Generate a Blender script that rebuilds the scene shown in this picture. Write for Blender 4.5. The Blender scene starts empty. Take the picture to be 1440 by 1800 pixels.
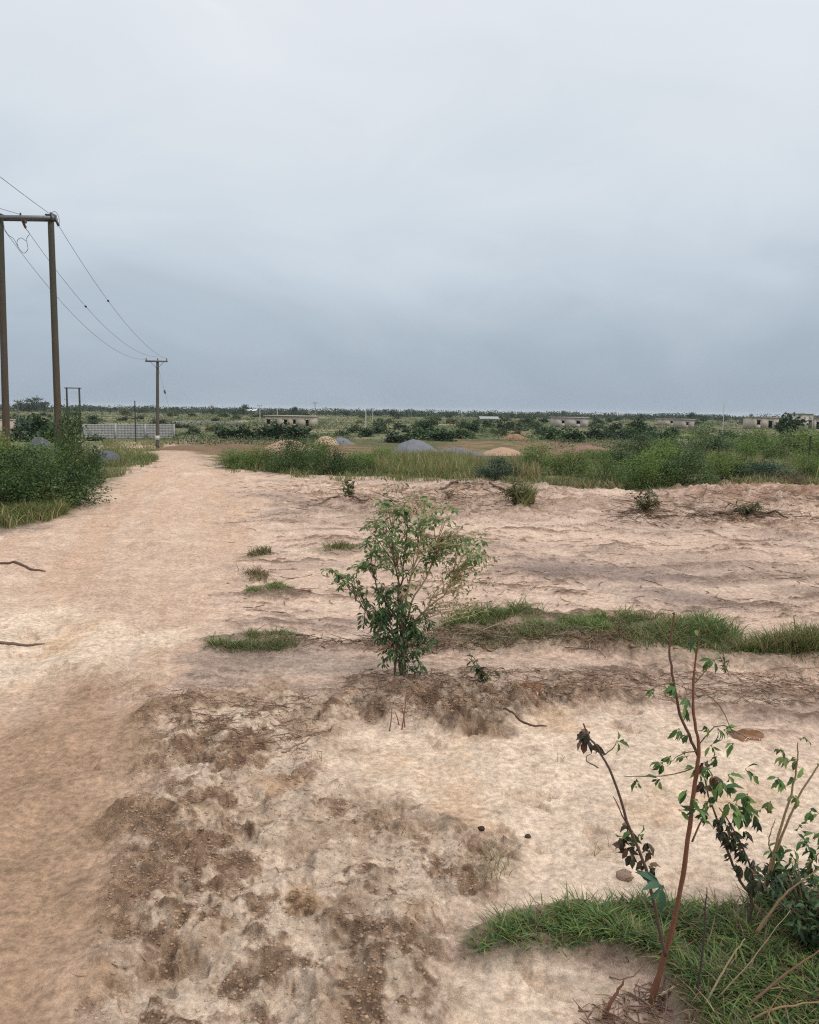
import bpy, math, random
import numpy as np
from mathutils import Vector, Matrix

# ------------------------------------------------------------------ camera, sky, sun
sc = bpy.context.scene
COL = sc.collection
F = 1413.0                       # focal length in pixels of a 1440 wide frame
PITCH = math.radians(7.18); ROLL = math.radians(0.83); EYE = 1.6
C0 = np.array([0.0, 0.0, EYE])
cp, sp, ca, sa = math.cos(PITCH), math.sin(PITCH), math.cos(ROLL), math.sin(ROLL)
FW = np.array([0, cp, -sp]); U0 = np.array([0, sp, cp]); R0 = np.array([1.0, 0, 0])
RT = R0 * ca + U0 * sa; UP = U0 * ca - R0 * sa
cam_d = bpy.data.cameras.new('camera'); cam = bpy.data.objects.new('camera', cam_d); COL.objects.link(cam)
cam_d.sensor_fit = 'HORIZONTAL'; cam_d.sensor_width = 36; cam_d.lens = 36 * F / 1440
cam_d.clip_start = 0.05; cam_d.clip_end = 9000
m = Matrix.Identity(4)
for i in range(3):
    m[i][0] = RT[i]; m[i][1] = UP[i]; m[i][2] = -FW[i]; m[i][3] = C0[i]
cam.matrix_world = m
sc.camera = cam
sc.render.resolution_x = 819; sc.render.resolution_y = 1024
sc.render.engine = 'CYCLES'
sc.view_settings.view_transform = 'Standard'; sc.view_settings.look = 'None'
sc.view_settings.exposure = 0.0; sc.view_settings.gamma = 1.0
sc.cycles.volume_bounces = 1
sc.cycles.use_denoising = False
sc.cycles.filter_width = 1.2
sc.cycles.max_bounces = 8
sc.cycles.transparent_max_bounces = 8

SUN_EL, SUN_AZ = math.radians(44), math.radians(112)     # azimuth clockwise from +Y: behind, to the right
w = bpy.data.worlds.new('World'); sc.world = w; w.use_nodes = True
nt = w.node_tree; nt.nodes.clear(); N = nt.nodes.new; L = nt.links.new
out = N('ShaderNodeOutputWorld')
sky = N('ShaderNodeTexSky'); sky.sky_type = 'NISHITA'; sky.sun_disc = False
sky.sun_elevation = SUN_EL; sky.sun_rotation = SUN_AZ
bg1 = N('ShaderNodeBackground'); bg1.inputs[1].default_value = 0.10; L(sky.outputs[0], bg1.inputs[0])
geo = N('ShaderNodeTexCoord'); sep = N('ShaderNodeSeparateXYZ'); L(geo.outputs['Generated'], sep.inputs[0])
# cloud layer: soft, wide noise in the direction of view, squeezed vertically
mp = N('ShaderNodeMapping'); mp.inputs['Scale'].default_value = (1.0, 1.0, 2.2); L(geo.outputs['Generated'], mp.inputs[0])
n1 = N('ShaderNodeTexNoise'); n1.inputs['Scale'].default_value = 1.7; n1.inputs['Detail'].default_value = 5
n1.inputs['Roughness'].default_value = 0.42; n1.inputs['Distortion'].default_value = 0.6; L(mp.outputs[0], n1.inputs['Vector'])
n2 = N('ShaderNodeTexNoise'); n2.inputs['Scale'].default_value = 4.0; n2.inputs['Detail'].default_value = 7; n2.inputs['Distortion'].default_value = 1.2
n2.inputs['Roughness'].default_value = 0.5; L(mp.outputs[0], n2.inputs['Vector'])
ma = N('ShaderNodeMath'); ma.operation = 'MULTIPLY_ADD'; L(n1.outputs[0], ma.inputs[0]); ma.inputs[1].default_value = 0.30
L(sep.outputs[2], ma.inputs[2])
mb = N('ShaderNodeMath'); mb.operation = 'MULTIPLY_ADD'; L(n2.outputs[0], mb.inputs[0]); mb.inputs[1].default_value = 0.16
L(ma.outputs[0], mb.inputs[2])
mc = N('ShaderNodeMath'); mc.operation = 'SUBTRACT'; L(mb.outputs[0], mc.inputs[0]); mc.inputs[1].default_value = 0.230
rp = N('ShaderNodeValToRGB'); L(mc.outputs[0], rp.inputs[0])
el = rp.color_ramp.elements
STOPS = [(0.0, (.355, .425, .512)), (0.06, (.395, .466, .552)), (0.13, (.475, .553, .635)), (0.20, (.575, .650, .725)), (0.28, (.670, .740, .805)),
         (0.36, (.740, .790, .845)), (0.45, (.800, .840, .885)), (0.70, (1.20, 1.24, 1.28)), (1.0, (1.62, 1.64, 1.66))]
el[0].position, el[0].color = STOPS[0][0], (*STOPS[0][1], 1); el[1].position, el[1].color = STOPS[-1][0], (*STOPS[-1][1], 1)
for p_, c_ in STOPS[1:-1]:
    e = el.new(p_); e.color = (*c_, 1)
bg2 = N('ShaderNodeBackground'); bg2.inputs[1].default_value = 1.0; L(rp.outputs[0], bg2.inputs[0])
mx = N('ShaderNodeMixShader'); mx.inputs[0].default_value = 0.95
L(bg1.outputs[0], mx.inputs[1]); L(bg2.outputs[0], mx.inputs[2]); L(mx.outputs[0], out.inputs[0])

sd = bpy.data.lights.new('sun', 'SUN'); sd.energy = 1.5; sd.angle = math.radians(11); sd.color = (1, .95, .88)
sun = bpy.data.objects.new('sun', sd); COL.objects.link(sun)
dirv = Vector((math.sin(SUN_AZ) * math.cos(SUN_EL), math.cos(SUN_AZ) * math.cos(SUN_EL), math.sin(SUN_EL)))
sun.rotation_euler = dirv.to_track_quat('Z', 'Y').to_euler()

# ------------------------------------------------------------------ helpers: noise, terrain, camera rays to the ground
rng = np.random.default_rng(7)
_perm = np.random.default_rng(3).permutation(4096).astype(np.int64)
_ga = np.random.default_rng(4).uniform(0, 2 * math.pi, 4096)
_gx, _gy = np.cos(_ga), np.sin(_ga)
def perlin(x, y, s=0):
    x = x + s * 17.13; y = y - s * 9.71
    xi = np.floor(x).astype(np.int64); yi = np.floor(y).astype(np.int64); xf = x - xi; yf = y - yi
    def g(i, j):
        h = _perm[(_perm[(i + s) & 4095] + j) & 4095]
        return _gx[h], _gy[h]
    u = xf * xf * xf * (xf * (xf * 6 - 15) + 10); v = yf * yf * yf * (yf * (yf * 6 - 15) + 10)
    a, b = g(xi, yi); n00 = a * xf + b * yf
    a, b = g(xi + 1, yi); n10 = a * (xf - 1) + b * yf
    a, b = g(xi, yi + 1); n01 = a * xf + b * (yf - 1)
    a, b = g(xi + 1, yi + 1); n11 = a * (xf - 1) + b * (yf - 1)
    return ((n00 * (1 - u) + n10 * u) * (1 - v) + (n01 * (1 - u) + n11 * u) * v) * 1.5
def fbm(x, y, f, o=4, s=0, gain=0.5):
    r = 0; a = 1; t = 0
    for k in range(o):
        r = r + a * perlin(x * f, y * f, s + k * 5); t += a; a *= gain; f *= 2.03
    return r / t
def ridg(x, y, f, o=3, s=0):
    r = 0; a = 1; t = 0
    for k in range(o):
        r = r + a * (1 - 2.2 * np.abs(perlin(x * f, y * f, s + k * 5))); t += a; a *= .5; f *= 2.1
    return r / t
def sst(a, b, x):
    t = np.clip((x - a) / (b - a), 0, 1); return t * t * (3 - 2 * t)
HD = np.array([-5000, 14, 22, 30, 38, 50, 65, 76, 90, 110, 200, 500, 1500, 5000.])
HZ = np.array([0, 0, -.13, -.33, -.60, -1.15, -1.95, -2.42, -2.62, -2.70, -2.85, -2.9, -2.9, -2.9])
def H0(x, y):
    return np.interp(y, HD, HZ)
def ray(px, py):
    return FW + RT * ((px - 720) / F) + UP * ((900 - py) / F)
def at(px, py, Y):
    d = ray(px, py); t = Y / d[1]; return C0 + d * t
def gnd(px, py):
    d = ray(px, py)
    if d[2] > -0.0022: d = d.copy(); d[2] = -0.0022
    lo, t = 0.0, 0.5
    while t < 4000:
        p = C0 + d * t
        if p[2] <= H0(p[0], p[1]): break
        lo = t; t *= 1.01
    hi = t
    for _ in range(30):
        mid = (lo + hi) / 2; p = C0 + d * mid
        if p[2] <= H0(p[0], p[1]): hi = mid
        else: lo = mid
    return C0 + d * hi
def proj(P):
    v = np.asarray(P) - C0; z = v @ FW
    return 720 + F * (v @ RT) / z, 900 - F * (v @ UP) / z
def poly_px(pts):
    return np.array([gnd(a, b)[:2] for a, b in pts])
def sdf(X, Y, poly):
    """signed distance to a polygon in the ground plane, positive inside"""
    n = len(poly); d = np.full(X.shape, 1e18); s = np.zeros(X.shape, bool)
    for i in range(n):
        ax, ay = poly[i]; bx, by = poly[(i + 1) % n]
        ex, ey = bx - ax, by - ay; wx, wy = X - ax, Y - ay
        t = np.clip((wx * ex + wy * ey) / (ex * ex + ey * ey + 1e-12), 0, 1)
        d = np.minimum(d, (wx - ex * t) ** 2 + (wy - ey * t) ** 2)
        c = ((ay <= Y) & (by > Y)) | ((by <= Y) & (ay > Y))
        s ^= c & (X < ax + (Y - ay) * ex / (ey if abs(ey) > 1e-12 else 1e-12))
    d = np.sqrt(d); return np.where(s, d, -d)
def rand_in(poly, n, r=rng):
    lo, hi = poly.min(0), poly.max(0); res = np.zeros((0, 2))
    while len(res) < n:
        q = r.uniform(lo, hi, (n * 2, 2)); res = np.vstack([res, q[sdf(q[:, 0], q[:, 1], poly) > 0]])
    return res[:n]

# ------------------------------------------------------------------ helpers: mesh building
class Acc:
    def __init__(s): s.v = []; s.c = []; s.f = {}; s.n = 0
    def add(s, v, faces, col):
        v = np.asarray(v, float).reshape(-1, 3)
        c = np.asarray(col, float)
        if c.ndim == 1: c = np.tile(c, (len(v), 1))
        s.v.append(v); s.c.append(c)
        for fa in faces:
            fa = np.asarray(fa); s.f.setdefault(fa.shape[1], []).append(fa + s.n)
        s.n += len(v)
    def mesh(s, name):
        me = bpy.data.meshes.new(name)
        v = np.concatenate(s.v); c = np.concatenate(s.c)
        me.vertices.add(len(v)); me.vertices.foreach_set('co', v.astype(np.float32).ravel())
        loops = []; tot = []
        for k in sorted(s.f):
            a = np.concatenate(s.f[k]); loops.append(a.ravel()); tot.append(np.full(len(a), k))
        loops = np.concatenate(loops); tot = np.concatenate(tot)
        st = np.concatenate([[0], np.cumsum(tot)[:-1]])
        me.loops.add(len(loops)); me.loops.foreach_set('vertex_index', loops.astype(np.int32))
        me.polygons.add(len(tot)); me.polygons.foreach_set('loop_start', st.astype(np.int32))
        ca_ = me.color_attributes.new('Col', 'FLOAT_COLOR', 'POINT')
        ca_.data.foreach_set('color', np.concatenate([c, np.ones((len(c), 1))], 1).astype(np.float32).ravel())
        me.update(calc_edges=True); return me
    def build(s, name, mat, parent=None, smooth=False, origin=None):
        if origin is not None: s.v = [a - np.asarray(origin) for a in s.v]
        me = s.mesh(name)
        if smooth: me.polygons.foreach_set('use_smooth', np.ones(len(me.polygons), bool))
        me.materials.append(mat)
        o = bpy.data.objects.new(name, me); COL.objects.link(o)
        if parent is not None: o.parent = parent
        if origin is not None and parent is None: o.location = tuple(origin)
        return o
def box(A, cx, cy, cz, sx, sy, sz, col=(.5, .5, .5), rz=0.0):
    x, y, z = sx / 2, sy / 2, sz / 2
    v = np.array([[-x, -y, -z], [x, -y, -z], [x, y, -z], [-x, y, -z], [-x, -y, z], [x, -y, z], [x, y, z], [-x, y, z]])
    if rz:
        c, s = math.cos(rz), math.sin(rz); v = np.stack([v[:, 0] * c - v[:, 1] * s, v[:, 0] * s + v[:, 1] * c, v[:, 2]], 1)
    A.add(v + [cx, cy, cz], [np.array([[0, 3, 2, 1], [4, 5, 6, 7], [0, 1, 5, 4], [1, 2, 6, 5], [2, 3, 7, 6], [3, 0, 4, 7]])], col)
def tube(A, pts, rad, n=6, col=(.2, .15, .1), caps=True):
    P = np.asarray(pts, float); m_ = len(P)
    R = np.full(m_, rad, float) if np.isscalar(rad) else np.interp(np.linspace(0, 1, m_), np.linspace(0, 1, len(rad)), rad)
    T = np.gradient(P, axis=0); T /= np.linalg.norm(T, axis=1)[:, None] + 1e-12
    ref = np.array([0, 0, 1.0]) if abs(T[:, 2]).mean() < .8 else np.array([1.0, 0, 0])
    A_ = np.cross(T, ref); A_ /= np.linalg.norm(A_, axis=1)[:, None] + 1e-12; B = np.cross(T, A_)
    th = np.arange(n) * 2 * math.pi / n
    ring = P[:, None] + R[:, None, None] * (A_[:, None] * np.cos(th)[None, :, None] + B[:, None] * np.sin(th)[None, :, None])
    i = np.arange(m_ - 1)[:, None]; j = np.arange(n)[None]
    q = np.stack([i * n + j, i * n + (j + 1) % n, (i + 1) * n + (j + 1) % n, (i + 1) * n + j], -1).reshape(-1, 4)
    fs = [q]
    if caps:
        fs.append(np.arange(n)[None, ::-1]); fs.append((np.arange(n) + (m_ - 1) * n)[None])
    A.add(ring.reshape(-1, 3), fs, col)
def smooth_path(pts, n=24, jit=0.0, r=rng):
    P = np.asarray(pts, float); k = len(P); t = np.linspace(0, k - 1, n); res = []
    for u in t:
        i = min(int(u), k - 2); f = u - i
        p0, p1, p2, p3 = P[max(i - 1, 0)], P[i], P[i + 1], P[min(i + 2, k - 1)]
        res.append(.5 * (2 * p1 + (p2 - p0) * f + (2 * p0 - 5 * p1 + 4 * p2 - p3) * f * f + (3 * p1 - p0 - 3 * p2 + p3) * f ** 3))
    res = np.array(res)
    if jit: res[1:-1] += r.normal(0, jit, (n - 2, 3))
    return res
# leaf templates: along s, across t, lift h
LEAF8 = (np.array([[0, 0, 0], [.22, .36, .05], [.22, 0, 0], [.22, -.36, .05], [.6, .46, .02], [.6, 0, -.07], [.6, -.46, .02], [1, 0, -.34]]),
         [np.array([[0, 2, 1], [0, 3, 2], [4, 5, 7], [5, 6, 7]]), np.array([[1, 2, 5, 4], [2, 3, 6, 5]])])
LEAF4 = (np.array([[0, 0, 0], [.45, .5, .06], [1, 0, -.1], [.45, -.5, .06]]), [np.array([[0, 3, 2], [0, 2, 1]])])
def leaves(A, P, D, Nn, Ln, Wd, col, tpl=LEAF4):
    P = np.asarray(P); D = D / (np.linalg.norm(D, axis=1)[:, None] + 1e-9)
    S = np.cross(D, Nn); S /= np.linalg.norm(S, axis=1)[:, None] + 1e-9; U = np.cross(S, D)
    T, fs = tpl; k = len(T); n = len(P)
    Ln = np.broadcast_to(Ln, (n,)); Wd = np.broadcast_to(Wd, (n,))
    V = P[:, None] + D[:, None] * (T[None, :, 0, None] * Ln[:, None, None]) + S[:, None] * (T[None, :, 1, None] * Wd[:, None, None]) \
        + U[:, None] * (T[None, :, 2, None] * Ln[:, None, None])
    off = (np.arange(n) * k)[:, None, None]
    cc = np.broadcast_to(col, (n, 3))
    A.add(V.reshape(-1, 3), [(f[None] + off).reshape(-1, f.shape[1]) for f in fs], np.repeat(cc, k, axis=0))
def blades(A, P, h, wd, lean, col, r=rng, seg=3):
    """grass blades: P roots (n,3), heights h, widths wd, lean = how far the tip bends over"""
    n = len(P); th = r.uniform(0, 2 * math.pi, n); ph = r.uniform(0, 2 * math.pi, n)
    D = np.stack([np.cos(th), np.sin(th), np.zeros(n)], 1); S = np.stack([np.cos(ph), np.sin(ph), np.zeros(n)], 1)
    h = np.broadcast_to(h, (n,)); wd = np.broadcast_to(wd, (n,)); lean = np.broadcast_to(lean, (n,))
    V = []
    for k in range(seg):
        t = k / seg; c = P + D * (lean * h * t ** 1.7)[:, None] + np.array([0, 0, 1.]) * (h * (t - .35 * lean * t * t))[:, None]
        wk = (wd * (1 - t * .55) / 2)[:, None]
        V += [c - S * wk, c + S * wk]
    V.append(P + D * (lean * h)[:, None] + np.array([0, 0, 1.]) * (h * (1 - .35 * lean))[:, None])
    V = np.stack(V, 1); k = V.shape[1]; off = (np.arange(n) * k)[:, None]
    q = [np.stack([off[:, 0] + 2 * i, off[:, 0] + 2 * i + 1, off[:, 0] + 2 * i + 3, off[:, 0] + 2 * i + 2], 1) for i in range(seg - 1)]
    t3 = np.stack([off[:, 0] + 2 * seg - 2, off[:, 0] + 2 * seg - 1, off[:, 0] + 2 * seg], 1)
    fs = [t3] + ([np.concatenate(q)] if q else [])
    A.add(V.reshape(-1, 3), fs, np.repeat(np.broadcast_to(col, (n, 3)), k, axis=0))
def tag(o, label=None, cat=None, group=None, kind=None):
    if label: o['label'] = label
    if cat: o['category'] = cat
    if group: o['group'] = group
    if kind: o['kind'] = kind
    return o
def empty(name, loc, label, cat, group=None):
    o = bpy.data.objects.new(name, None); COL.objects.link(o); o.location = tuple(loc); o.empty_display_size = .1
    return tag(o, label, cat, group)
def copy_tree(o, parent=None):
    c = o.copy(); COL.objects.link(c)
    if parent is not None: c.parent = parent
    for ch in o.children: copy_tree(ch, c)
    return c
def mix(a, b, t):
    t = np.asarray(t)[..., None]; return np.asarray(a) * (1 - t) + np.asarray(b) * t

# ------------------------------------------------------------------ materials
def material(name, rough=.9, col=None, *a, detail=6, nrough=.65, **k):
    return _material(name, rough, col, *a, detail=detail, nrough=nrough, **k)
def _material(name, rough=.9, col=None, var=.15, scale=8, bump=0, bscale=30, trans=0, spec=.3, metal=0, obj_coord=True, stretch=None, detail=6, nrough=.65):
    ma_ = bpy.data.materials.new(name); ma_.use_nodes = True; t = ma_.node_tree; b = t.nodes['Principled BSDF']
    b.inputs['Roughness'].default_value = rough; b.inputs['Specular IOR Level'].default_value = spec; b.inputs['Metallic'].default_value = metal
    tc = t.nodes.new('ShaderNodeTexCoord'); mpn = t.nodes.new('ShaderNodeMapping'); t.links.new(tc.outputs['Object'], mpn.inputs[0])
    if stretch: mpn.inputs['Scale'].default_value = stretch
    no = t.nodes.new('ShaderNodeTexNoise'); no.inputs['Scale'].default_value = scale; no.inputs['Detail'].default_value = detail
    no.inputs['Roughness'].default_value = nrough
    t.links.new(mpn.outputs[0], no.inputs['Vector'])
    mr = t.nodes.new('ShaderNodeMapRange'); mr.inputs[1].default_value = .25; mr.inputs[2].default_value = .75
    mr.inputs[3].default_value = 1 - var; mr.inputs[4].default_value = 1 + var; t.links.new(no.outputs[0], mr.inputs[0])
    vm = t.nodes.new('ShaderNodeVectorMath'); vm.operation = 'SCALE'; t.links.new(mr.outputs[0], vm.inputs['Scale'])
    if col is None:
        at_ = t.nodes.new('ShaderNodeAttribute'); at_.attribute_name = 'Col'; t.links.new(at_.outputs['Color'], vm.inputs[0])
    else:
        vm.inputs[0].default_value = col
    t.links.new(vm.outputs[0], b.inputs['Base Color'])
    if bump:
        nb = t.nodes.new('ShaderNodeTexNoise'); nb.inputs['Scale'].default_value = bscale; nb.inputs['Detail'].default_value = max(8, detail)
        nb.inputs['Roughness'].default_value = max(.7, nrough - .06); t.links.new(mpn.outputs[0], nb.inputs['Vector'])
        bp = t.nodes.new('ShaderNodeBump'); bp.inputs['Distance'].default_value = bump; bp.inputs['Strength'].default_value = 1
        t.links.new(nb.outputs[0], bp.inputs['Height']); t.links.new(bp.outputs[0], b.inputs['Normal'])
    if trans:
        tr = t.nodes.new('ShaderNodeBsdfTranslucent'); ms = t.nodes.new('ShaderNodeMixShader'); ms.inputs[0].default_value = trans
        t.links.new(vm.outputs[0], tr.inputs[0]); t.links.new(b.outputs[0], ms.inputs[1]); t.links.new(tr.outputs[0], ms.inputs[2])
        t.links.new(ms.outputs[0], t.nodes['Material Output'].inputs[0])
    return ma_
M_ground = material('soil', .95, None, .30, 7, .030, 9, spec=.1, detail=12, nrough=.74)
M_leaf = material('leaf', .55, None, .12, 14, trans=.25, spec=.35)
M_grass = material('grass_blade', .6, None, .12, 6, trans=.25, spec=.3)
M_stem = material('stem_bark', .8, None, .2, 60, .002, 120, spec=.2)
M_twig = material('dry_twig', .9, None, .2, 40, spec=.15)
M_pole = material('weathered_pole_wood', .85, None, .22, 3, .004, 25, spec=.2, stretch=(3, 3, .35))
M_steel = material('galvanised_steel', .5, None, .12, 12, metal=.6)
M_wire = material('aluminium_wire', .5, (.16, .17, .18), .05, 3, metal=.5)
M_block = material('sandcrete_block', .92, None, .16, 3, .01, 9, spec=.15)
M_heap = material('heap_grit', .95, None, .2, 9, .03, 24, spec=.12)
M_porcelain = material('porcelain', .3, (.12, .08, .06), .05, 10)
M_puddle = material('muddy_water', .12, (.22, .095, .035), .25, 14, .004, 20, spec=.5)
M_paint = material('sheet_roof_paint', .6, None, .08, 4)

def ground_detail(ma_):
    t = ma_.node_tree; b = t.nodes['Principled BSDF']; src = b.inputs['Base Color'].links[0].from_socket
    tc = t.nodes.new('ShaderNodeTexCoord')
    for sc_, rg, lo, hi, dt in ((34, .72, .68, 1.24, 8), (150, .8, .90, 1.08, 4)):
        no = t.nodes.new('ShaderNodeTexNoise'); no.inputs['Scale'].default_value = sc_; no.inputs['Detail'].default_value = dt; no.inputs['Roughness'].default_value = rg
        no.inputs['Distortion'].default_value = 0; t.links.new(tc.outputs['Object'], no.inputs['Vector'])
        mr = t.nodes.new('ShaderNodeMapRange'); mr.inputs[1].default_value = .36; mr.inputs[2].default_value = .62; mr.inputs[3].default_value = lo; mr.inputs[4].default_value = hi
        t.links.new(no.outputs[0], mr.inputs[0]); vm = t.nodes.new('ShaderNodeVectorMath'); vm.operation = 'SCALE'
        t.links.new(src, vm.inputs[0]); t.links.new(mr.outputs[0], vm.inputs['Scale']); src = vm.outputs[0]
    # crisp crumbly soil: dark broken crumbs where the Alpha of Col says the soil is turned over
    at_ = t.nodes.new('ShaderNodeAttribute'); at_.attribute_name = 'Col'
    no = t.nodes.new('ShaderNodeTexNoise'); no.inputs['Scale'].default_value = 11; no.inputs['Detail'].default_value = 12; no.inputs['Roughness'].default_value = .70
    no.inputs['Distortion'].default_value = .5; t.links.new(tc.outputs['Object'], no.inputs['Vector'])
    mr = t.nodes.new('ShaderNodeMapRange'); mr.inputs[1].default_value = .50; mr.inputs[2].default_value = .60; mr.inputs[3].default_value = 0; mr.inputs[4].default_value = .60
    t.links.new(no.outputs[0], mr.inputs[0]); mu = t.nodes.new('ShaderNodeMath'); mu.operation = 'MULTIPLY'
    t.links.new(mr.outputs[0], mu.inputs[0]); t.links.new(at_.outputs['Alpha'], mu.inputs[1])
    mxn = t.nodes.new('ShaderNodeMix'); mxn.data_type = 'RGBA'; t.links.new(mu.outputs[0], mxn.inputs['Factor'])
    t.links.new(src, mxn.inputs['A']); mxn.inputs['B'].default_value = (.190, .118, .078, 1)
    t.links.new(mxn.outputs['Result'], b.inputs['Base Color'])
    old = b.inputs['Normal'].links[0].from_node
    bp = t.nodes.new('ShaderNodeBump'); bp.inputs['Distance'].default_value = .055; ms = t.nodes.new('ShaderNodeMath'); ms.operation = 'MULTIPLY_ADD'
    t.links.new(at_.outputs['Alpha'], ms.inputs[0]); ms.inputs[1].default_value = .85; ms.inputs[2].default_value = .15
    t.links.new(ms.outputs[0], bp.inputs['Strength']); t.links.new(no.outputs[0], bp.inputs['Height']); t.links.new(old.outputs[0], bp.inputs['Normal']); t.links.new(bp.outputs[0], b.inputs['Normal'])
ground_detail(M_ground)
# ------------------------------------------------------------------ the ground: one sheet out to the horizon
th_d = np.radians(np.arange(-42, 42.01, .09)); th_c = np.radians(np.arange(45, 316, 3.0))
TH = np.concatenate([th_d, th_c]); nth = len(TH)
def geom(a, b, q):
    n_ = int(round(math.log(b / a) / math.log(1 + q))); return a * (b / a) ** (np.arange(n_) / n_)
RR = np.concatenate([geom(.3, 1.3, .04), geom(1.3, 7.5, .0032), geom(7.5, 42, .0056), geom(42, 300, .011), geom(300, 4000, .04), [4000.0]]); nr = len(RR)
RG, TG = np.meshgrid(RR, TH, indexing='ij')
GX, GY = RG * np.sin(TG), RG * np.cos(TG); GR = RG

POLY = dict(
    track=[(275, 792), (330, 790), (372, 812), (420, 835), (440, 880), (420, 960), (385, 1040), (365, 1110), (345, 1180), (300, 1260), (262, 1400), (215, 1560), (165, 1800),
           (-500, 1800), (-420, 1200), (-260, 1050), (-60, 960), (70, 925), (150, 880), (200, 850), (235, 825), (290, 808)],
    damp=[(285, 1255), (250, 1330), (245, 1420), (205, 1500), (190, 1620), (150, 1720), (130, 1900), (-700, 1900), (-420, 1400), (-150, 1300), (40, 1250), (110, 1190), (200, 1185)],
    churn=[(215, 1215), (420, 1200), (640, 1215), (1000, 1200), (1060, 1235), (820, 1262), (600, 1272), (560, 1330), (610, 1410), (700, 1450), (860, 1510),
           (850, 1560), (770, 1620), (740, 1800), (780, 2000), (120, 2000), (130, 1760), (190, 1600), (210, 1450), (250, 1330)],
    pale=[(520, 1290), (700, 1262), (1100, 1250), (1440, 1330), (1700, 1420), (1500, 1600), (1000, 1600), (820, 1600), (900, 1500), (760, 1430), (560, 1400)],
    pale2=[(-100, 1070), (120, 1060), (250, 1120), (230, 1190), (100, 1200), (-60, 1260), (-300, 1240)],
    pale3=[(780, 1710), (1000, 1690), (1100, 1740), (1020, 1810), (800, 1830)],
    debris=[(610, 1195), (760, 1185), (900, 1180), (1100, 1180), (1250, 1190), (1520, 1180), (1520, 1245), (1330, 1250), (1100, 1225), (950, 1235), (800, 1262), (660, 1262), (600, 1225)],
    debris2=[(520, 905), (540, 878), (600, 868), (700, 880), (800, 852), (905, 850), (960, 880), (930, 900), (800, 905), (640, 900)],
    debris3=[(1080, 912), (1110, 896), (1160, 898), (1180, 912), (1330, 905), (1400, 915), (1300, 922), (1180, 915)],
    debris4=[(380, 1130), (540, 1135), (640, 1140), (760, 1150), (1100, 1150), (1140, 1125), (900, 1120), (640, 1125)],
    grey=[(905, 990), (960, 985), (1100, 1002), (1260, 1018), (1180, 1030), (1020, 1022), (930, 1010)],
    grey2=[(1140, 1045), (1230, 1040), (1330, 1060), (1290, 1070), (1170, 1062)],
    veg=[(385, 822), (480, 834), (600, 838), (840, 843), (1000, 856), (1150, 866), (1250, 862), (1330, 858), (1520, 868), (2400, 900), (2400, 735), (900, 728), (380, 722), (330, 780)],
    vegl=[(-700, 1010), (-60, 950), (60, 922), (110, 900), (170, 868), (200, 840), (235, 818), (270, 800), (240, 783), (100, 760), (-700, 740)],
    red=[(225, 800), (280, 784), (380, 770), (560, 778), (700, 790), (620, 802), (480, 800), (380, 806), (330, 790), (285, 798)],
    red2=[(800, 775), (1080, 777), (1090, 795), (960, 803), (840, 800), (780, 800), (700, 800), (770, 790)],
    red3=[(885, 757), (922, 757), (925, 768), (885, 768)],
    sandfar=[(175, 788), (240, 778), (300, 790), (300, 806), (240, 800)],
    far=[(-3000, 790), (220, 786), (330, 772), (600, 772), (780, 772), (1080, 772), (4000, 800), (4000, 733), (1440, 731.5), (720, 721.5), (0, 711.5), (-3000, 670)],
    scraped=[(540, 848), (1000, 860), (1520, 872), (1560, 935), (1200, 930), (1000, 915), (620, 908), (520, 880)],
    mound=[(1180, 880), (1230, 865), (1350, 852), (1440, 862), (1560, 880), (1440, 895), (1300, 890)],
    strip=[(740, 1140), (800, 1100), (900, 1088), (1100, 1100), (1200, 1115), (1330, 1150), (1520, 1155), (1520, 1180), (1300, 1172), (1000, 1148), (800, 1150)],
    gnear=[(815, 1700), (830, 1650), (860, 1620), (960, 1600), (1080, 1590), (1180, 1612), (1330, 1590), (1440, 1560), (1700, 1540), (2000, 1800), (1900, 2200),
           (1250, 2100), (1200, 1800), (1170, 1720), (1060, 1700), (940, 1690)],
    gn2=[(355, 1150), (365, 1135), (430, 1117), (500, 1113), (540, 1130), (520, 1143), (440, 1154)],
    gn3=[(412, 1050), (430, 1040), (490, 1028), (520, 1040), (500, 1050), (440, 1056)],
    gn4=[(550, 970), (590, 962), (640, 960), (640, 968), (590, 975)],
    gn5=[(415, 978), (470, 972), (482, 976), (450, 982), (420, 983)],
    gn6=[(415, 1002), (455, 998), (475, 1010), (470, 1024), (440, 1022)],
    gn7=[(-200, 960), (-200, 890), (0, 888), (60, 880), (130, 880), (150, 893), (70, 920), (0, 937)],
)
PW = {k: poly_px(v) for k, v in POLY.items()}
wn1 = fbm(GX, GY, .55, 4, 11); wn2 = fbm(GX, GY, 2.4, 4, 12); wn3 = fbm(GX, GY, 9.0, 3, 13)
wob = np.minimum(1, 6 / (GR + 1)) * 0 + 1
def mask(k, soft=.15, amp=.3):
    """0..1 inside the named area, its edge frayed by noise; soft and amp in metres at 5 m, growing with distance"""
    P = PW[k]; lo, hi = P.min(0), P.max(0); pad = (hi - lo).max() * .1 + 3
    sel = (GX > lo[0] - pad) & (GX < hi[0] + pad) & (GY > lo[1] - pad) & (GY < hi[1] + pad)
    res = np.zeros(GX.shape); X, Y = GX[sel], GY[sel]
    g = np.clip(GR[sel] / 5, .5, 8)
    d = sdf(X, Y, P) + amp * g * (wn1[sel] * .9 + wn2[sel] * .8)
    res[sel] = sst(-soft * g, soft * g, d); return res
m_track = mask('track', .15, .4); m_damp = mask('damp', .30, .30); m_churn = mask('churn', .22, .45)
m_pale = np.maximum(mask('pale', .25, .5), np.maximum(mask('pale2', .35, .6), mask('pale3', .1, .2)))
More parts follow.
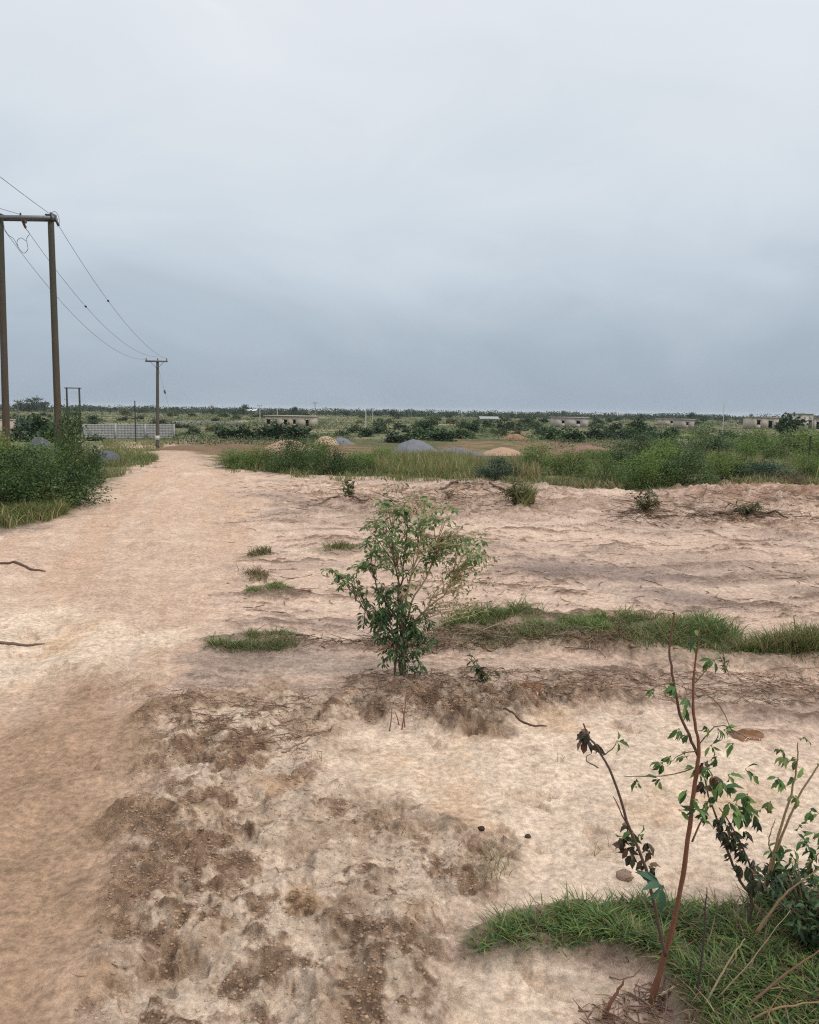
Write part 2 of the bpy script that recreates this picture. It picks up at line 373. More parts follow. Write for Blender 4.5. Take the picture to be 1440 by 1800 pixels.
m_deb = np.clip(mask('debris', .10, .45) + mask('debris2', .12, .5) + mask('debris3', .1, .4) + mask('debris4', .08, .35), 0, 1)
m_deb = m_deb * sst(-.30, .28, wn1 * .8 + wn2 * .9 + .1)
m_scr = mask('scraped', .3, .5)
m_grey = np.clip(mask('grey', .2, .35) + mask('grey2', .2, .35), 0, 1)
m_veg = mask('veg', .10, .25); m_vegl = mask('vegl', .10, .2); m_far = mask('far', .3, .3)
m_red = np.clip(mask('red', .3, .3) + mask('red2', .3, .3) + mask('red3', .3, .2), 0, 1); m_sf = mask('sandfar', .2, .3)
m_mound = mask('mound', .3, .3); m_strip = mask('strip', .12, .3); m_gn = mask('gnear', .06, .25)
m_gs = np.clip(mask('gn2', .06, .15) + mask('gn3', .06, .15) + mask('gn4', .06, .15) + mask('gn5', .06, .15) + mask('gn6', .1, .25) + mask('gn7', .06, .15), 0, 1)

# relief
near = np.clip(1.4 - GR / 40, 0, 1)
b1 = fbm(GX, GY, 3.2, 3, 21); r1 = ridg(GX, GY, 4.2, 3, 22); f2 = fbm(GX, GY, 13, 3, 23); f3 = fbm(GX, GY, 38, 3, 24); f4 = fbm(GX, GY, 1.1, 3, 25)
pb = fbm(GX, GY, 1.3, 3, 31)
clod = sst(-.16, .22, pb * .55 + fbm(GX, GY, 6.2, 5, 32, .66) * 1.15)
ff = np.clip(1.3 - GR / 9, 0, 1)
def bil(f, sd): return np.abs(perlin(GX * f + .25 * wn2, GY * f + .25 * b1, sd))
bl1, bl2, bl3, bl4 = bil(4.6, 81), bil(10.5, 82), bil(23, 83), bil(52, 84)
lump = .034 * bl1 + .022 * bl2 + .0100 * bl3 + .0042 * bl4 * ff
soft = sst(-.35, .35, pb + .4 * b1)
hoof = sst(.30, .50, perlin(GX * 3.9 + .4 * f2, GY * 3.9, 85)) 
rel = .05 * f4 * np.clip(GR / 6, .3, 2) + .010 * b1 + .003 * f2
rel = rel + m_churn * (.024 * b1 + .006 * clod + lump * (.80 + 1.05 * soft) - .036 * hoof)
rel = rel + (m_deb + .4 * m_strip) * (.006 * clod + lump * .45)
rel = rel + m_scr * (1 - m_track) * (1.3 * lump + .05 * np.clip(b1 + wn2, 0, 1)) * np.clip(GR / 14, .5, 1.6)
graded = (1 - m_track) * (1 - m_churn) * (1 - m_pale)
gst = fbm(GX * .50 + .4 * wn1, GY * 1.5 + .5 * wn1, 1.5, 5, 41, .64); gfl = fbm(GX * .6, GY * 1.7, 7.0, 4, 42, .65)
litter = sst(-.05, .58, gst * 1.2 + gfl * .75 + .10 * wn2)
rel = rel + graded * (.010 * litter + .006 * gfl + .22 * lump * (.25 + litter)) * np.clip(GR / 5, 1, 1.6)
# wheel ruts along the track, and shallow hoof marks in the pale crust
tu = GX + .25 * GY + .55 + .35 * fbm(GX, GY, .12, 2, 45); tv = GY - .25 * GX
streak = fbm(tu * 2.6, tv * .22, 1.0, 4, 46, .6)
rut = np.exp(-((np.abs(tu) - .85) / .26) ** 2) * np.clip(.75 + wn1, 0, 1)
rough_t = sst(-.15, .35, fbm(GX, GY, .9, 3, 63)) * (1 - .85 * rut)
rel = rel + m_track * (-.035 * rut + .030 * streak + .012 * fbm(GX, GY, 6, 3, 44) * (1 - rut) + .45 * lump * (.12 + .8 * rough_t) - .018 * hoof * rough_t)
pits = sst(.34, .52, perlin(GX * 5.2 + .3 * f2, GY * 5.2, 51)) * sst(-.05, .25, fbm(GX, GY, 1.3, 2, 52))
rel = rel - (m_pale * .030 + m_track * .010) * pits * near + m_pale * (.005 * f2 + .25 * lump)
rel = rel + m_strip * .07 + m_gn * (.04 + .03 * b1) + m_mound * (.16 + .18 * fbm(GX, GY, 1.2, 3, 55)) + m_gs * .03
GREL = rel * np.clip(GR / 1.2, .2, 1) * np.clip(1.25 - GR / 70, 0, 1)
GZ = H0(GX, GY) + GREL
_i0 = lambda x, y: None
def HH(x, y):
    """height of the finished ground (bilinear in the polar grid)"""
    x = np.atleast_1d(x).astype(float); y = np.atleast_1d(y).astype(float)
    r_ = np.hypot(x, y); t_ = np.arctan2(x, y); t_ = np.where(t_ < -math.radians(43.5), t_ + 2 * math.pi, t_)
    i = np.clip(np.interp(r_, RR, np.arange(nr)), 0, nr - 1.001); j = np.clip(np.interp(t_, TH, np.arange(nth)), 0, nth - 1.001)
    a = i.astype(int); b = j.astype(int); u = i - a; v = j - b
    g = GREL; rr_ = g[a, b] * (1 - u) * (1 - v) + g[a + 1, b] * u * (1 - v) + g[a, b + 1] * (1 - u) * v + g[a + 1, b + 1] * u * v
    return rr_ + H0(x, y)

# soil colours (albedo of the soil itself)
SAND = np.array([.575, .415, .32]); TAN = np.array([.530, .378, .282]); PALE = np.array([.665, .515, .392]); DAMP = np.array([.385, .248, .162])
CLOD = np.array([.245, .158, .102]); DARK = np.array([.13, .080, .055]); RED = np.array([.205, .118, .072]); GREY = np.array([.25, .185, .16])
VEG = np.array([.085, .088, .038]); FARG = np.array([.13, .135, .065]); OCH = np.array([.36, .20, .09])
c = np.tile(SAND, (*GX.shape, 1)) * (1 + .10 * wn1 + .10 * wn2)[..., None]
c = mix(c, np.array([.30, .215, .16]), np.clip(.80 * litter * graded, 0, 1))
c = mix(c, DARK * 1.4, .75 * sst(.18, .50, gst + gfl * .95) * graded)
c = mix(c, np.array([.40, .30, .25]), .6 * sst(.0, .3, fbm(GX * .6, GY, .22, 4, 78, .6)) * graded)
c = mix(c, np.array([.36, .265, .21]), .75 * sst(-.05, .33, fbm(GX * .5, GY * 1.2, .5, 4, 76, .6)) * graded)
c = mix(c, CLOD * 1.2, .35 * sst(.15, .45, fbm(GX * .8, GY * 1.3, 13, 4, 70, .65)) * graded * np.clip(1.5 - GR / 20, 0, 1))
c = mix(c, PALE * .95, .55 * graded * sst(.1, .4, -gst + .4 * wn1))
c = mix(c, mix(CLOD * 1.5, np.array([.42, .29, .22]), sst(-.3, .4, wn2)), .75 * m_scr * sst(-.22, .30, gst + gfl * .7))
tt = TAN * (1 + .08 * wn2 + .12 * fbm(GX, GY, 7, 3, 61))[..., None]
tt = mix(tt, PALE * .97, .55 * sst(.0, .5, wn1 + .5 * wn2) * (1 - .7 * rut))
tt = mix(tt, DAMP * 1.25, .45 * sst(-.1, .45, streak + .65 * rut))
tt = mix(tt, CLOD * 1.7, .60 * sst(.10, .42, fbm(GX, GY, 6.5, 4, 62, .65)) * (.15 + .85 * rough_t))
c = mix(c, tt, m_track)
pp = PALE * (1 + .07 * wn2)[..., None]
pp = mix(pp, OCH * 1.4, .38 * sst(.05, .5, fbm(GX, GY, 1.6, 4, 64)))
pp = mix(pp, CLOD * 1.6, .60 * sst(.20, .5, fbm(GX, GY, 10, 4, 65, .65)) + .35 * pits)
c = mix(c, pp, m_pale)
mot = fbm(GX, GY, 8.5, 5, 69, .68)
ch = mix(PALE * .90, np.array([.40, .285, .20]), sst(-.3, .35, wn2 + .5 * f2))
ch = mix(ch, CLOD * 1.45, np.clip(.95 * sst(-.25, .45, (clod - .5) * .75 + mot * 1.1 + .25 * pb), 0, 1))
ch = mix(ch, OCH * .95, .6 * sst(.28, .5, fbm(GX, GY, 2.6, 3, 66)))
ch = mix(ch, DARK * 1.2, .85 * sst(.0, .34, mot + .35 * f3) * clod)
ch = mix(ch, DARK * 1.5, .55 * sst(.16, .40, fbm(GX, GY, 15, 4, 77, .68)))
ch = mix(ch, np.array([.46, .30, .19]), .6 * sst(.05, .4, fbm(GX, GY, 12, 4, 75, .65)) * clod)
ch = mix(ch, PALE, .65 * sst(.12, .45, fbm(GX, GY, 5, 4, 67, .65) - .25 * mot) * (1 - .65 * clod))
c = mix(c, ch, m_churn)
dd = mix(DAMP, CLOD * 1.2, .70 * sst(.0, .40, fbm(GX * 1.2, GY, 8, 5, 68, .72) + .25 * wn2))
dd = mix(dd, np.array([.43, .29, .18]), .7 * sst(-.05, .4, wn2 + .5 * wn1 - .1))
c = mix(c, dd, m_damp * .93)
c = mix(c, mix(CLOD * 1.35, DARK, sst(-.2, .4, f2 + wn2)), m_deb * (.10 + .55 * sst(-.05, .45, gst + gfl * .8 + f2 * .5)))
c = mix(c, GREY * (1 + .3 * gfl)[..., None], m_grey * .8)
c = mix(c, mix(np.array([.30, .165, .11]), SAND, sst(-.1, .4, wn2)), m_mound * .8)
vv = mix(VEG, np.array([.26, .19, .11]), .6 * sst(.1, .5, wn1 + wn2 * .5))
c = mix(c, vv, np.maximum(m_veg, m_vegl))
fg = mix(FARG, np.array([.31, .25, .155]), .85 * sst(-.05, .3, fbm(GX * .7, GY, .045, 4, 71, .6)))
fg = mix(fg, np.array([.055, .075, .032]), .85 * sst(.02, .30, fbm(GX, GY, .07, 4, 72, .6)))
c = mix(c, fg, m_far * np.maximum(m_veg, sst(60, 90, GY)))
rb = fbm(GX, GY, .35, 4, 73, .6)
c = mix(c, RED * (1 + .5 * wn1 + .4 * rb)[..., None], np.clip(m_red * sst(-.35, .15, rb), 0, 1))
c = mix(c, np.array([.15, .155, .07]), .8 * m_red * sst(.05, .3, fbm(GX, GY, .5, 3, 74)))
c = mix(c, TAN, m_sf * .8)
gl = np.clip(m_gn + m_strip * .8 + m_gs * .8, 0, 1)
c = mix(c, mix(np.array([.17, .12, .07]), np.array([.07, .075, .035]), sst(-.3, .3, f2 + wn2)), gl * .65)
c = np.clip(c, .015, .85); GCOL = c
turned = m_churn * (.30 + .70 * sst(-.25, .35, (clod - .5) * .6 + mot + .4 * pb)) + .5 * m_deb + .45 * m_damp * sst(-.1, .4, wn2 + .4 * mot) + .18 * m_track * rough_t + .16 * m_pale + .9 * m_mound
turned = turned + graded * (1 - m_deb) * (.22 + .60 * sst(-.05, .40, gst + .5 * gfl)) * (1 - np.maximum(m_veg, m_vegl)) + .3 * gl
turned = np.clip(turned * (1 - m_far), 0, 1)
A = Acc()
idx = np.arange(nr * nth).reshape(nr, nth)
i2 = np.roll(idx, -1, axis=1)
q = np.stack([idx[:-1], idx[1:], i2[1:], i2[:-1]], -1).reshape(-1, 4)[:, ::-1]
V = np.stack([GX, GY, GZ], -1).reshape(-1, 3)
V = np.vstack([V, [[0, 0, 0]]]); CC = np.vstack([c.reshape(-1, 3), [SAND]])
cap = np.stack([np.full(nth, nr * nth), idx[0], i2[0]], 1)[:, ::-1]
A.add(V, [q, cap], CC)
g = A.build('ground', M_ground, smooth=True); tag(g, kind='structure')
_ca = np.concatenate([CC, np.append(turned.ravel(), 0)[:, None]], 1).astype(np.float32); g.data.color_attributes['Col'].data.foreach_set('color', _ca.ravel()); del _ca
def sample(arr, x, y):
    r_ = np.hypot(x, y); t_ = np.arctan2(x, y); t_ = np.where(t_ < -math.radians(43.5), t_ + 2 * math.pi, t_)
    return arr[np.clip(np.rint(np.interp(r_, RR, np.arange(nr))).astype(int), 0, nr - 1), np.clip(np.rint(np.interp(t_, TH, np.arange(nth))).astype(int), 0, nth - 1)]
del A, q, V, CC

# puddles standing in two hollows
def puddle(px, py, wpx, hpx, label):
    p = gnd(px, py); rx = wpx / F * p[1] / 2; ry = abs(gnd(px, py - hpx / 2)[1] - gnd(px, py + hpx / 2)[1]) / 2
    a = np.linspace(0, 2 * math.pi, 40, endpoint=False); k = 1 + .25 * np.sin(2 * a + 1) + .15 * np.sin(5 * a) + .08 * np.sin(9 * a + 2)
    x = p[0] + rx * k * np.cos(a); y = p[1] + ry * k * np.sin(a); z = HH(np.append(x, p[0]), np.append(y, p[1]))
    A = Acc(); zz = np.full(len(x), np.median(z) + .012)
    lo = np.stack([x, y, zz - .05], 1)
    A.add(np.vstack([np.stack([x, y, zz], 1), lo]), [np.arange(40)[None], np.stack([np.arange(40) + 40, (np.arange(40) + 1) % 40 + 40, (np.arange(40) + 1) % 40, np.arange(40)], 1)], (.2, .1, .04))
    tag(A.build('puddle', M_puddle), label, None, None, 'structure')
puddle(925, 1223, 50, 22, 'orange brown muddy puddle in the litter band')
puddle(1312, 1301, 50, 20, 'orange brown muddy puddle behind the front sapling')

# ------------------------------------------------------------------ grass (uncountable)
def grass(name, areas, label, seed, mat=M_grass):
    r = np.random.default_rng(seed); A = Acc()
    for (key, n, h, wd, lean, cols, clump) in areas:
        P = PW[key] if isinstance(key, str) else poly_px(key)
        n = int(n * (.8 if h[1] < .2 else 1)); q_ = rand_in(P, int(n * ({'near_grass': 1.35, 'grass_strip': 1.7}.get(name, 2.6))), r)
        if clump:
            k_ = fbm(q_[:, 0], q_[:, 1], clump, 3, seed) + .35 * fbm(q_[:, 0], q_[:, 1], clump * .35, 2, seed + 1) + r.uniform(-.2, .2, len(q_)); q_ = q_[np.argsort(-k_)[:n]]
        else: q_ = q_[:n]
        if h[1] < .2:   # short turf: thinner towards its own edge
            e_ = sdf(q_[:, 0], q_[:, 1], P); q_ = q_[r.uniform(0, .30, len(q_)) ** 1.3 < e_ + .03 + .12 * fbm(q_[:, 0], q_[:, 1], 2.5, 2, seed + 7)]
        z = HH(q_[:, 0], q_[:, 1]) - .01; n2_ = len(q_)
        big = .75 + .5 * sst(-.3, .3, fbm(q_[:, 0], q_[:, 1], clump * 1.7 or .6, 2, seed + 3))
        cc = np.array(cols)[r.integers(0, len(cols), n2_)] * r.uniform(.7, 1.25, (n2_, 1))
        blades(A, np.column_stack([q_, z]), r.uniform(h[0], h[1], n2_) * big, wd * r.uniform(.7, 1.3, n2_), r.uniform(lean[0], lean[1], n2_), cc, r)
    return tag(A.build(name, mat), label, 'grass', None, 'stuff')
G1, G2, G3, G4 = (.110, .165, .045), (.155, .210, .055), (.072, .118, .036), (.21, .225, .075)
STRAW, OLIVE, DRY = (.34, .27, .14), (.19, .19, .075), (.22, .15, .09)
BAND1 = [(400, 822), (480, 832), (640, 838), (840, 842), (1000, 854), (1150, 864), (1330, 857), (1520, 865), (1560, 835), (1300, 815), (1000, 812), (700, 808), (480, 805), (400, 806)]
BAND2 = [(440, 800), (700, 802), (1000, 806), (1560, 820), (1650, 775), (1200, 780), (1100, 792), (950, 803), (800, 802), (700, 801), (520, 797)]
YEL1 = [(655, 832), (690, 838), (840, 841), (850, 818), (790, 806), (690, 806), (655, 815)]
YEL2 = [(1385, 856), (1560, 862), (1560, 790), (1410, 795), (1380, 820)]
YEL3 = [(1250, 835), (1340, 835), (1340, 800), (1240, 800)]
YEL4 = [(900, 845), (950, 848), (950, 825), (900, 822)]
grass('tall_grass', [
    (BAND1, 6500, (.10, .38), .018, (.2, .9), [G1, G2, G3, OLIVE, OLIVE, STRAW], .5),
    (BAND2, 7000, (.15, .45), .030, (.2, .8), [G1, G2, G3, OLIVE, STRAW], .3),
    (YEL1, 6500, (.22, .55), .018, (.1, .6), [OLIVE, STRAW, (.27, .26, .10), G2], .6),
    (YEL2, 3000, (.35, .85), .022, (.05, .45), [OLIVE, (.27, .26, .11), G2], .6),
    (YEL3, 2000, (.35, .75), .022, (.05, .45), [OLIVE, (.27, .26, .11), STRAW], .6),
    (YEL4, 1200, (.25, .55), .022, (.05, .45), [OLIVE, STRAW], .6),
], 'tall green and straw coloured grass growing between the shrubs beyond the bare soil', 1)
grass('low_grass', [
    ([(-40, 940), (0, 938), (70, 921), (150, 893), (120, 880), (60, 878), (-100, 880)], 9000, (.10, .30), .012, (.2, .9), [G1, OLIVE, OLIVE, STRAW, G2], .8),
    ([(150, 880), (190, 845), (240, 830), (280, 808), (240, 798), (180, 800), (140, 850)], 5000, (.12, .32), .014, (.2, .9), [G1, OLIVE, G3, STRAW], .6),
    ('vegl', 9000, (.15, .5), .03, (.2, .8), [G1, OLIVE, G3], .3),
    ([(180, 795), (240, 800), (290, 782), (380, 776), (300, 768), (180, 770)], 3500, (.15, .35), .06, (.2, .8), [OLIVE, OLIVE, STRAW, G1], .2),
    ([(395, 830), (385, 815), (440, 808), (640, 832), (850, 842), (850, 850), (600, 845)], 4000, (.08, .28), .014, (.2, .9), [G1, OLIVE, STRAW, G3], 1.0),
    ([(850, 848), (1000, 858), (1150, 868), (1330, 864), (1520, 872), (1500, 858), (1000, 848)], 5000, (.08, .28), .013, (.2, .9), [OLIVE, STRAW, G3], 1.0),
], 'low green and straw coloured grass at the edge of the dirt track and soil', 2)
grass('grass_patch', [
    ('gn2', 3600, (.02, .09), .006, (.5, 1.4), [G1, G2, G3, OLIVE, DRY], 2.5),
    ('gn3', 2000, (.02, .08), .007, (.5, 1.4), [G1, G2, G4, OLIVE], 2.0),
    ('gn4', 900, (.03, .11), .010, (.3, 1.0), [OLIVE, OLIVE, STRAW, G1], 2.0),
    ('gn5', 700, (.04, .10), .010, (.3, 1.0), [OLIVE, G3, DRY], 2.0),
    ('gn6', 700, (.04, .10), .009, (.3, 1.0), [OLIVE, DRY, DRY], 2.0),
    ([(890, 884), (915, 880), (940, 888), (915, 896)], 700, (.15, .4), .014, (.3, .8), [OLIVE, STRAW, G1], 1.0),
], 'short green tufts of turf left on the bare sand', 3)
grass('grass_strip', [
    ('strip', 11000, (.02, .10), .006, (.5, 1.4), [G1, G2, G3, OLIVE, DRY], 1.5),
    ([(760, 1122), (790, 1085), (850, 1075), (910, 1078), (930, 1100), (860, 1118)], 4000, (.04, .15), .006, (.4, 1.2), [G1, G2, G3, OLIVE], 2.5),
    ([(920, 1110), (1060, 1100), (1090, 1135), (950, 1132)], 7000, (.02, .085), .007, (.5, 1.4), [G1, G2, G2, G4], 2.5),
    ([(1065, 1115), (1090, 1095), (1180, 1100), (1300, 1110), (1320, 1140), (1250, 1150), (1100, 1140)], 6000, (.03, .15), .006, (.5, 1.3), [G1, OLIVE, G3, G2, STRAW, DRY], 2.5),
    ([(1180, 1140), (1210, 1098), (1290, 1104), (1330, 1145), (1260, 1160)], 2200, (.05, .19), .006, (.4, 1.2), [G1, G2, G3], 2.5),
    ([(1290, 1165), (1330, 1150), (1560, 1155), (1560, 1175)], 2600, (.06, .2), .006, (.3, .9), [G1, OLIVE, STRAW], 1.5),
    ([(780, 1150), (1100, 1150), (1330, 1165), (1330, 1150), (1050, 1135), (800, 1130)], 2000, (.03, .10), .005, (.6, 1.3), [DRY, OLIVE, (.16, .11, .07)], 2.0),
], 'long low ridge of green grass crossing the sand behind the leafy bush', 4)
grass('near_grass', [
    ('gnear', 20000, (.015, .06), .0050, (.6, 1.6), [G1, G2, G3, G3, OLIVE, DRY, DRY], 6),
    ([(830, 1690), (850, 1655), (930, 1622), (1150, 1602), (1200, 1640), (1150, 1690), (950, 1680)], 6500, (.02, .075), .0055, (.5, 1.5), [G1, G2, G4, (.08, .17, .06)], 7),
    ([(1200, 1640), (1340, 1595), (1600, 1560), (1900, 1800), (1800, 2000), (1250, 1900)], 20000, (.025, .09), .0068, (.6, 1.6), [G1, G2, G3, G3, (.045, .085, .03), G2, G2, DRY], 5),
    ([(1080, 1610), (1230, 1605), (1330, 1640), (1300, 1790), (1205, 1770), (1175, 1715), (1090, 1690)], 8000, (.025, .08), .006, (.6, 1.6), [G1, G2, G3, G3, DRY], 6),
    ([(1180, 1700), (1400, 1680), (1600, 1800), (1500, 1950), (1200, 1950)], 500, (.03, .10), .003, (.8, 1.6), [DRY, DRY, STRAW, (.14, .09, .06)], 5),
], 'dense short green grass around the base of the front sapling', 5)
# little pale sprigs of grass in the trampled soil
r = np.random.default_rng(66); A = Acc()
for (px, py, n) in [(870, 1540, 26), (880, 1522, 18), (850, 1552, 16), (700, 1470, 8), (1040, 1490, 6), (560, 1345, 6), (1325, 1000, 6), (990, 1345, 5), (860, 1180, 6), (1240, 1080, 20)]:
    p = gnd(px, py); q_ = p[:2] + r.normal(0, .03, (n, 2))
    blades(A, np.column_stack([q_, HH(q_[:, 0], q_[:, 1])]), r.uniform(.03, .08, n), .003, r.uniform(.3, 1.2, n), np.array(OLIVE) * r.uniform(.8, 1.3, (n, 1)), r)
tag(A.build('grass_sprigs', M_grass), 'thin pale sprigs of grass on the trampled sand', 'grass', None, 'stuff')

# ------------------------------------------------------------------ dry litter: twigs, roots and crumbs (uncountable)
def litter_of(name, specs, label, seed):
    r = np.random.default_rng(seed); A = Acc()
    for (key, n, ln, rad, cols, up) in specs:
        P = PW[key] if isinstance(key, str) else poly_px(key)
        q_ = rand_in(P, n, r)
        for (x, y) in q_:
            l_ = r.uniform(*ln); a = r.uniform(0, 2 * math.pi); b = r.normal(0, .7); k = 4
            t = np.linspace(-.5, .5, k); xs = x + l_ * (t * math.cos(a) - b * t * t * math.sin(a)); ys = y + l_ * (t * math.sin(a) + b * t * t * math.cos(a))
            z = np.full(k, 0.0); tilt = abs(r.normal(0, up)) * l_
            P3 = np.column_stack([xs, ys, z + np.linspace(0, tilt, k) + rad]); P3[:, 2] += litter_z(x, y)
            tube(A, P3, [rad * .9, rad, rad * .5], 3, np.array(cols[r.integers(len(cols))]) * r.uniform(.7, 1.3), False)
    return tag(A.build(name, M_twig), label, 'litter', None, 'stuff')
def litter_z(x, y): return float(HH(x, y)[0])
BR, BR2, GYB, RB = (.15, .095, .065), (.22, .15, .10), (.24, .19, .15), (.20, .10, .07)
litter_of('dry_litter', [
    ('debris', 850, (.03, .16), .0022, [BR, BR2, GYB, RB], .12),
    ('debris4', 380, (.08, .35), .0035, [BR, BR2, RB, GYB], .08),
    ('debris2', 420, (.1, .5), .006, [BR, BR2, GYB], .14),
    ('debris3', 300, (.08, .4), .006, [BR, BR2], .14),
    ([(440, 1000), (640, 1000), (1440, 990), (1500, 1070), (400, 1090)], 130, (.05, .25), .004, [BR, BR2], .05),
    ([(430, 850), (1440, 880), (1500, 980), (400, 980)], 260, (.08, .3), .004, [BR, BR2, RB, GYB], .06),
    ([(1060, 880), (1500, 885), (1500, 925), (1050, 925)], 420, (.1, .45), .006, [BR, BR2, GYB], .12),
    ([(640, 1182), (770, 1180), (790, 1200), (700, 1212), (630, 1200)], 160, (.02, .09), .0018, [BR, BR2, (.10, .07, .05)], .12),  # dark twigs added under the leafy bush to stand in for contact shade
    ('churn', 260, (.015, .06), .0013, [BR, BR2, GYB], .12),
    ([(300, 1220), (560, 1230), (560, 1330), (300, 1310)], 260, (.04, .16), .002, [BR, BR2, RB], .10),
    ([(1150, 1690), (1440, 1640), (1600, 1800), (1250, 1900), (1040, 1800)], 130, (.04, .18), .002, [BR, BR2, RB], .25),
    ([(1020, 1760), (1190, 1730), (1220, 1830), (1010, 1850)], 110, (.02, .10), .002, [BR, RB, BR2], .2),
], 'dry brown twigs, torn roots and straw scattered over the cleared sand', 8)
# crumbs of earth
r = np.random.default_rng(81); A = Acc()
ico = np.array([[0, 0, 1], [.89, 0, .45], [.28, .85, .45], [-.72, .53, .45], [-.72, -.53, .45], [.28, -.85, .45], [.72, .53, -.45], [-.28, .85, -.45], [-.89, 0, -.45], [-.28, -.85, -.45], [.72, -.53, -.45], [0, 0, -1]])
icf = np.array([[0, 1, 2], [0, 2, 3], [0, 3, 4], [0, 4, 5], [0, 5, 1], [1, 6, 2], [2, 7, 3], [3, 8, 4], [4, 9, 5], [5, 10, 1], [2, 6, 7], [3, 7, 8], [4, 8, 9], [5, 9, 10], [1, 10, 6], [6, 11, 7], [7, 11, 8], [8, 11, 9], [9, 11, 10], [10, 11, 6]])
for key, n, s0, s1 in [('churn', 42000, .0012, .0068), ('debris', 9000, .002, .011), ('pale', 700, .0012, .004), ('damp', 3000, .0012, .004), ('gnear', 300, .004, .012),
                       ([(300, 1100), (300, 950), (430, 860), (1440, 900), (1500, 1180), (560, 1180)], 14000, .004, .020)]:
    P = PW[key] if isinstance(key, str) else poly_px(key)
    q_ = rand_in(P, n, r); k_ = sample(turned, q_[:, 0], q_[:, 1]) - r.uniform(.1, 1.0, n) * (.45 if key == 'damp' else 1); q_ = q_[k_ > 0]; n_ = len(q_)
    s_ = s0 * (s1 / s0) ** (r.uniform(0, 1, n_) ** 2.6)
    V = ico[None] * r.uniform(.45, 1.4, (n_, 12, 1)) * (s_[:, None, None] * np.array([1.2, 1, .7])) + np.column_stack([q_, HH(q_[:, 0], q_[:, 1]) + s_ * .05])[:, None]
    cc = sample(GCOL, q_[:, 0], q_[:, 1]) * .70 + np.array([.29, .19, .13]) * .30; cc = cc * r.uniform(.70, 1.12, (n_, 1))
    A.add(V.reshape(-1, 3), [(icf[None] + (np.arange(n_) * 12)[:, None, None]).reshape(-1, 3)], np.repeat(cc, 12, axis=0))
tag(A.build('earth_crumbs', M_twig), 'crumbs of dark earth strewn over the trampled sand', 'dirt', None, 'stuff')

# countable stones lying on the pale sand
def stone(px, py, wpx, col, label, name='clod'):
    p = gnd(px, py); s = wpx / F * p[1] / 2; u, v_ = 14, 9; A = Acc(); r = np.random.default_rng(int(px * 3 + py))
    a = np.linspace(0, 2 * math.pi, u, endpoint=False); b = np.linspace(-1.45, 1.45, v_)
    Vv = np.array([[math.cos(y) * math.cos(x), math.cos(y) * math.sin(x), math.sin(y)] for y in b for x in a])
    k = 1 + .35 * fbm(Vv[:, 0] * 1.3 + px, Vv[:, 1] * 1.3 + Vv[:, 2], 1.5, 3, 5) + .08 * r.normal(0, 1, len(Vv))
    Vv = Vv * k[:, None] * s * [1.1, .9, .7]; i = np.arange(v_ - 1)[:, None]; j = np.arange(u)[None]
    A.add(Vv, [np.stack([i * u + j, i * u + (j + 1) % u, (i + 1) * u + (j + 1) % u, (i + 1) * u + j], -1).reshape(-1, 4), np.arange(u)[None, ::-1], (np.arange(u) + (v_ - 1) * u)[None]], col)
    o = A.build(name, M_heap, smooth=True); o.location = (p[0], p[1], float(HH(p[0], p[1])[0]) + s * .35); tag(o, label, name, 'small clods lying on the sand'); return o
stone(846, 1466, 13, (.07, .05, .045), 'small dark clod on pale sand left of the hoof marks')
stone(928, 1471, 11, (.10, .075, .06), 'small grey brown clod just right of the dark clod')
stone(1098, 1545, 28, (.40, .28, .21), 'flat pinkish brown clod beside the withered front sapling stem')

# fallen sticks
def stick(pts, rad, col, label, name='fallen_stick', lift=.0, group='sticks lying on the sand'):
    P = np.array([gnd(*p) for p in pts]); P = smooth_path(P, 14, .004); P[:, 2] = HH(P[:, 0], P[:, 1]) + rad * .8 + lift * np.sin(np.linspace(0, math.pi, 14))
    A = Acc(); tube(A, P, [rad * .7, rad, rad * .4], 6, col)
    return tag(A.build(name, M_twig, origin=P[0]), label, 'stick', group)
stick([(-30, 1131), (20, 1128), (78, 1121)], .011, (.16, .11, .085), 'straight dark stick on the sandy track at the left')
stick([(-20, 996), (20, 992), (50, 1000), (80, 1001)], .014, (.14, .09, .065), 'crooked dark stick on the far left side of the track')
stick([(885, 1258), (910, 1268), (935, 1276), (962, 1277)], .006, (.10, .065, .05), 'curved dark stick in front of the orange puddle')
stick([(1255, 915), (1290, 908), (1330, 912), (1385, 918)], .03, (.10, .075, .05), 'long dark branch lying on the graded soil at the right', lift=.05)
stick([(770, 868), (800, 856), (830, 852)], .03, (.09, .06, .045), 'thick dark root stub sticking up behind the leafy bush', lift=.03)
stick([(820, 862), (850, 855), (880, 866), (900, 872)], .025, (.13, .08, .055), 'long brown root in the litter pile behind the leafy bush', lift=.02)
stick([(560, 888), (600, 882), (640, 890), (665, 884)], .018, (.15, .09, .06), 'low brown branch in the small litter pile by the track', lift=.03)
stick([(1190, 860), (1215, 852), (1233, 858)], .03, (.42, .36, .30), 'pale broken branch at the foot of the shrub band', lift=.09)
stick([(495, 1330), (520, 1318), (550, 1312)], .004, (.25, .16, .10), 'thin bent twig on the trampled soil')

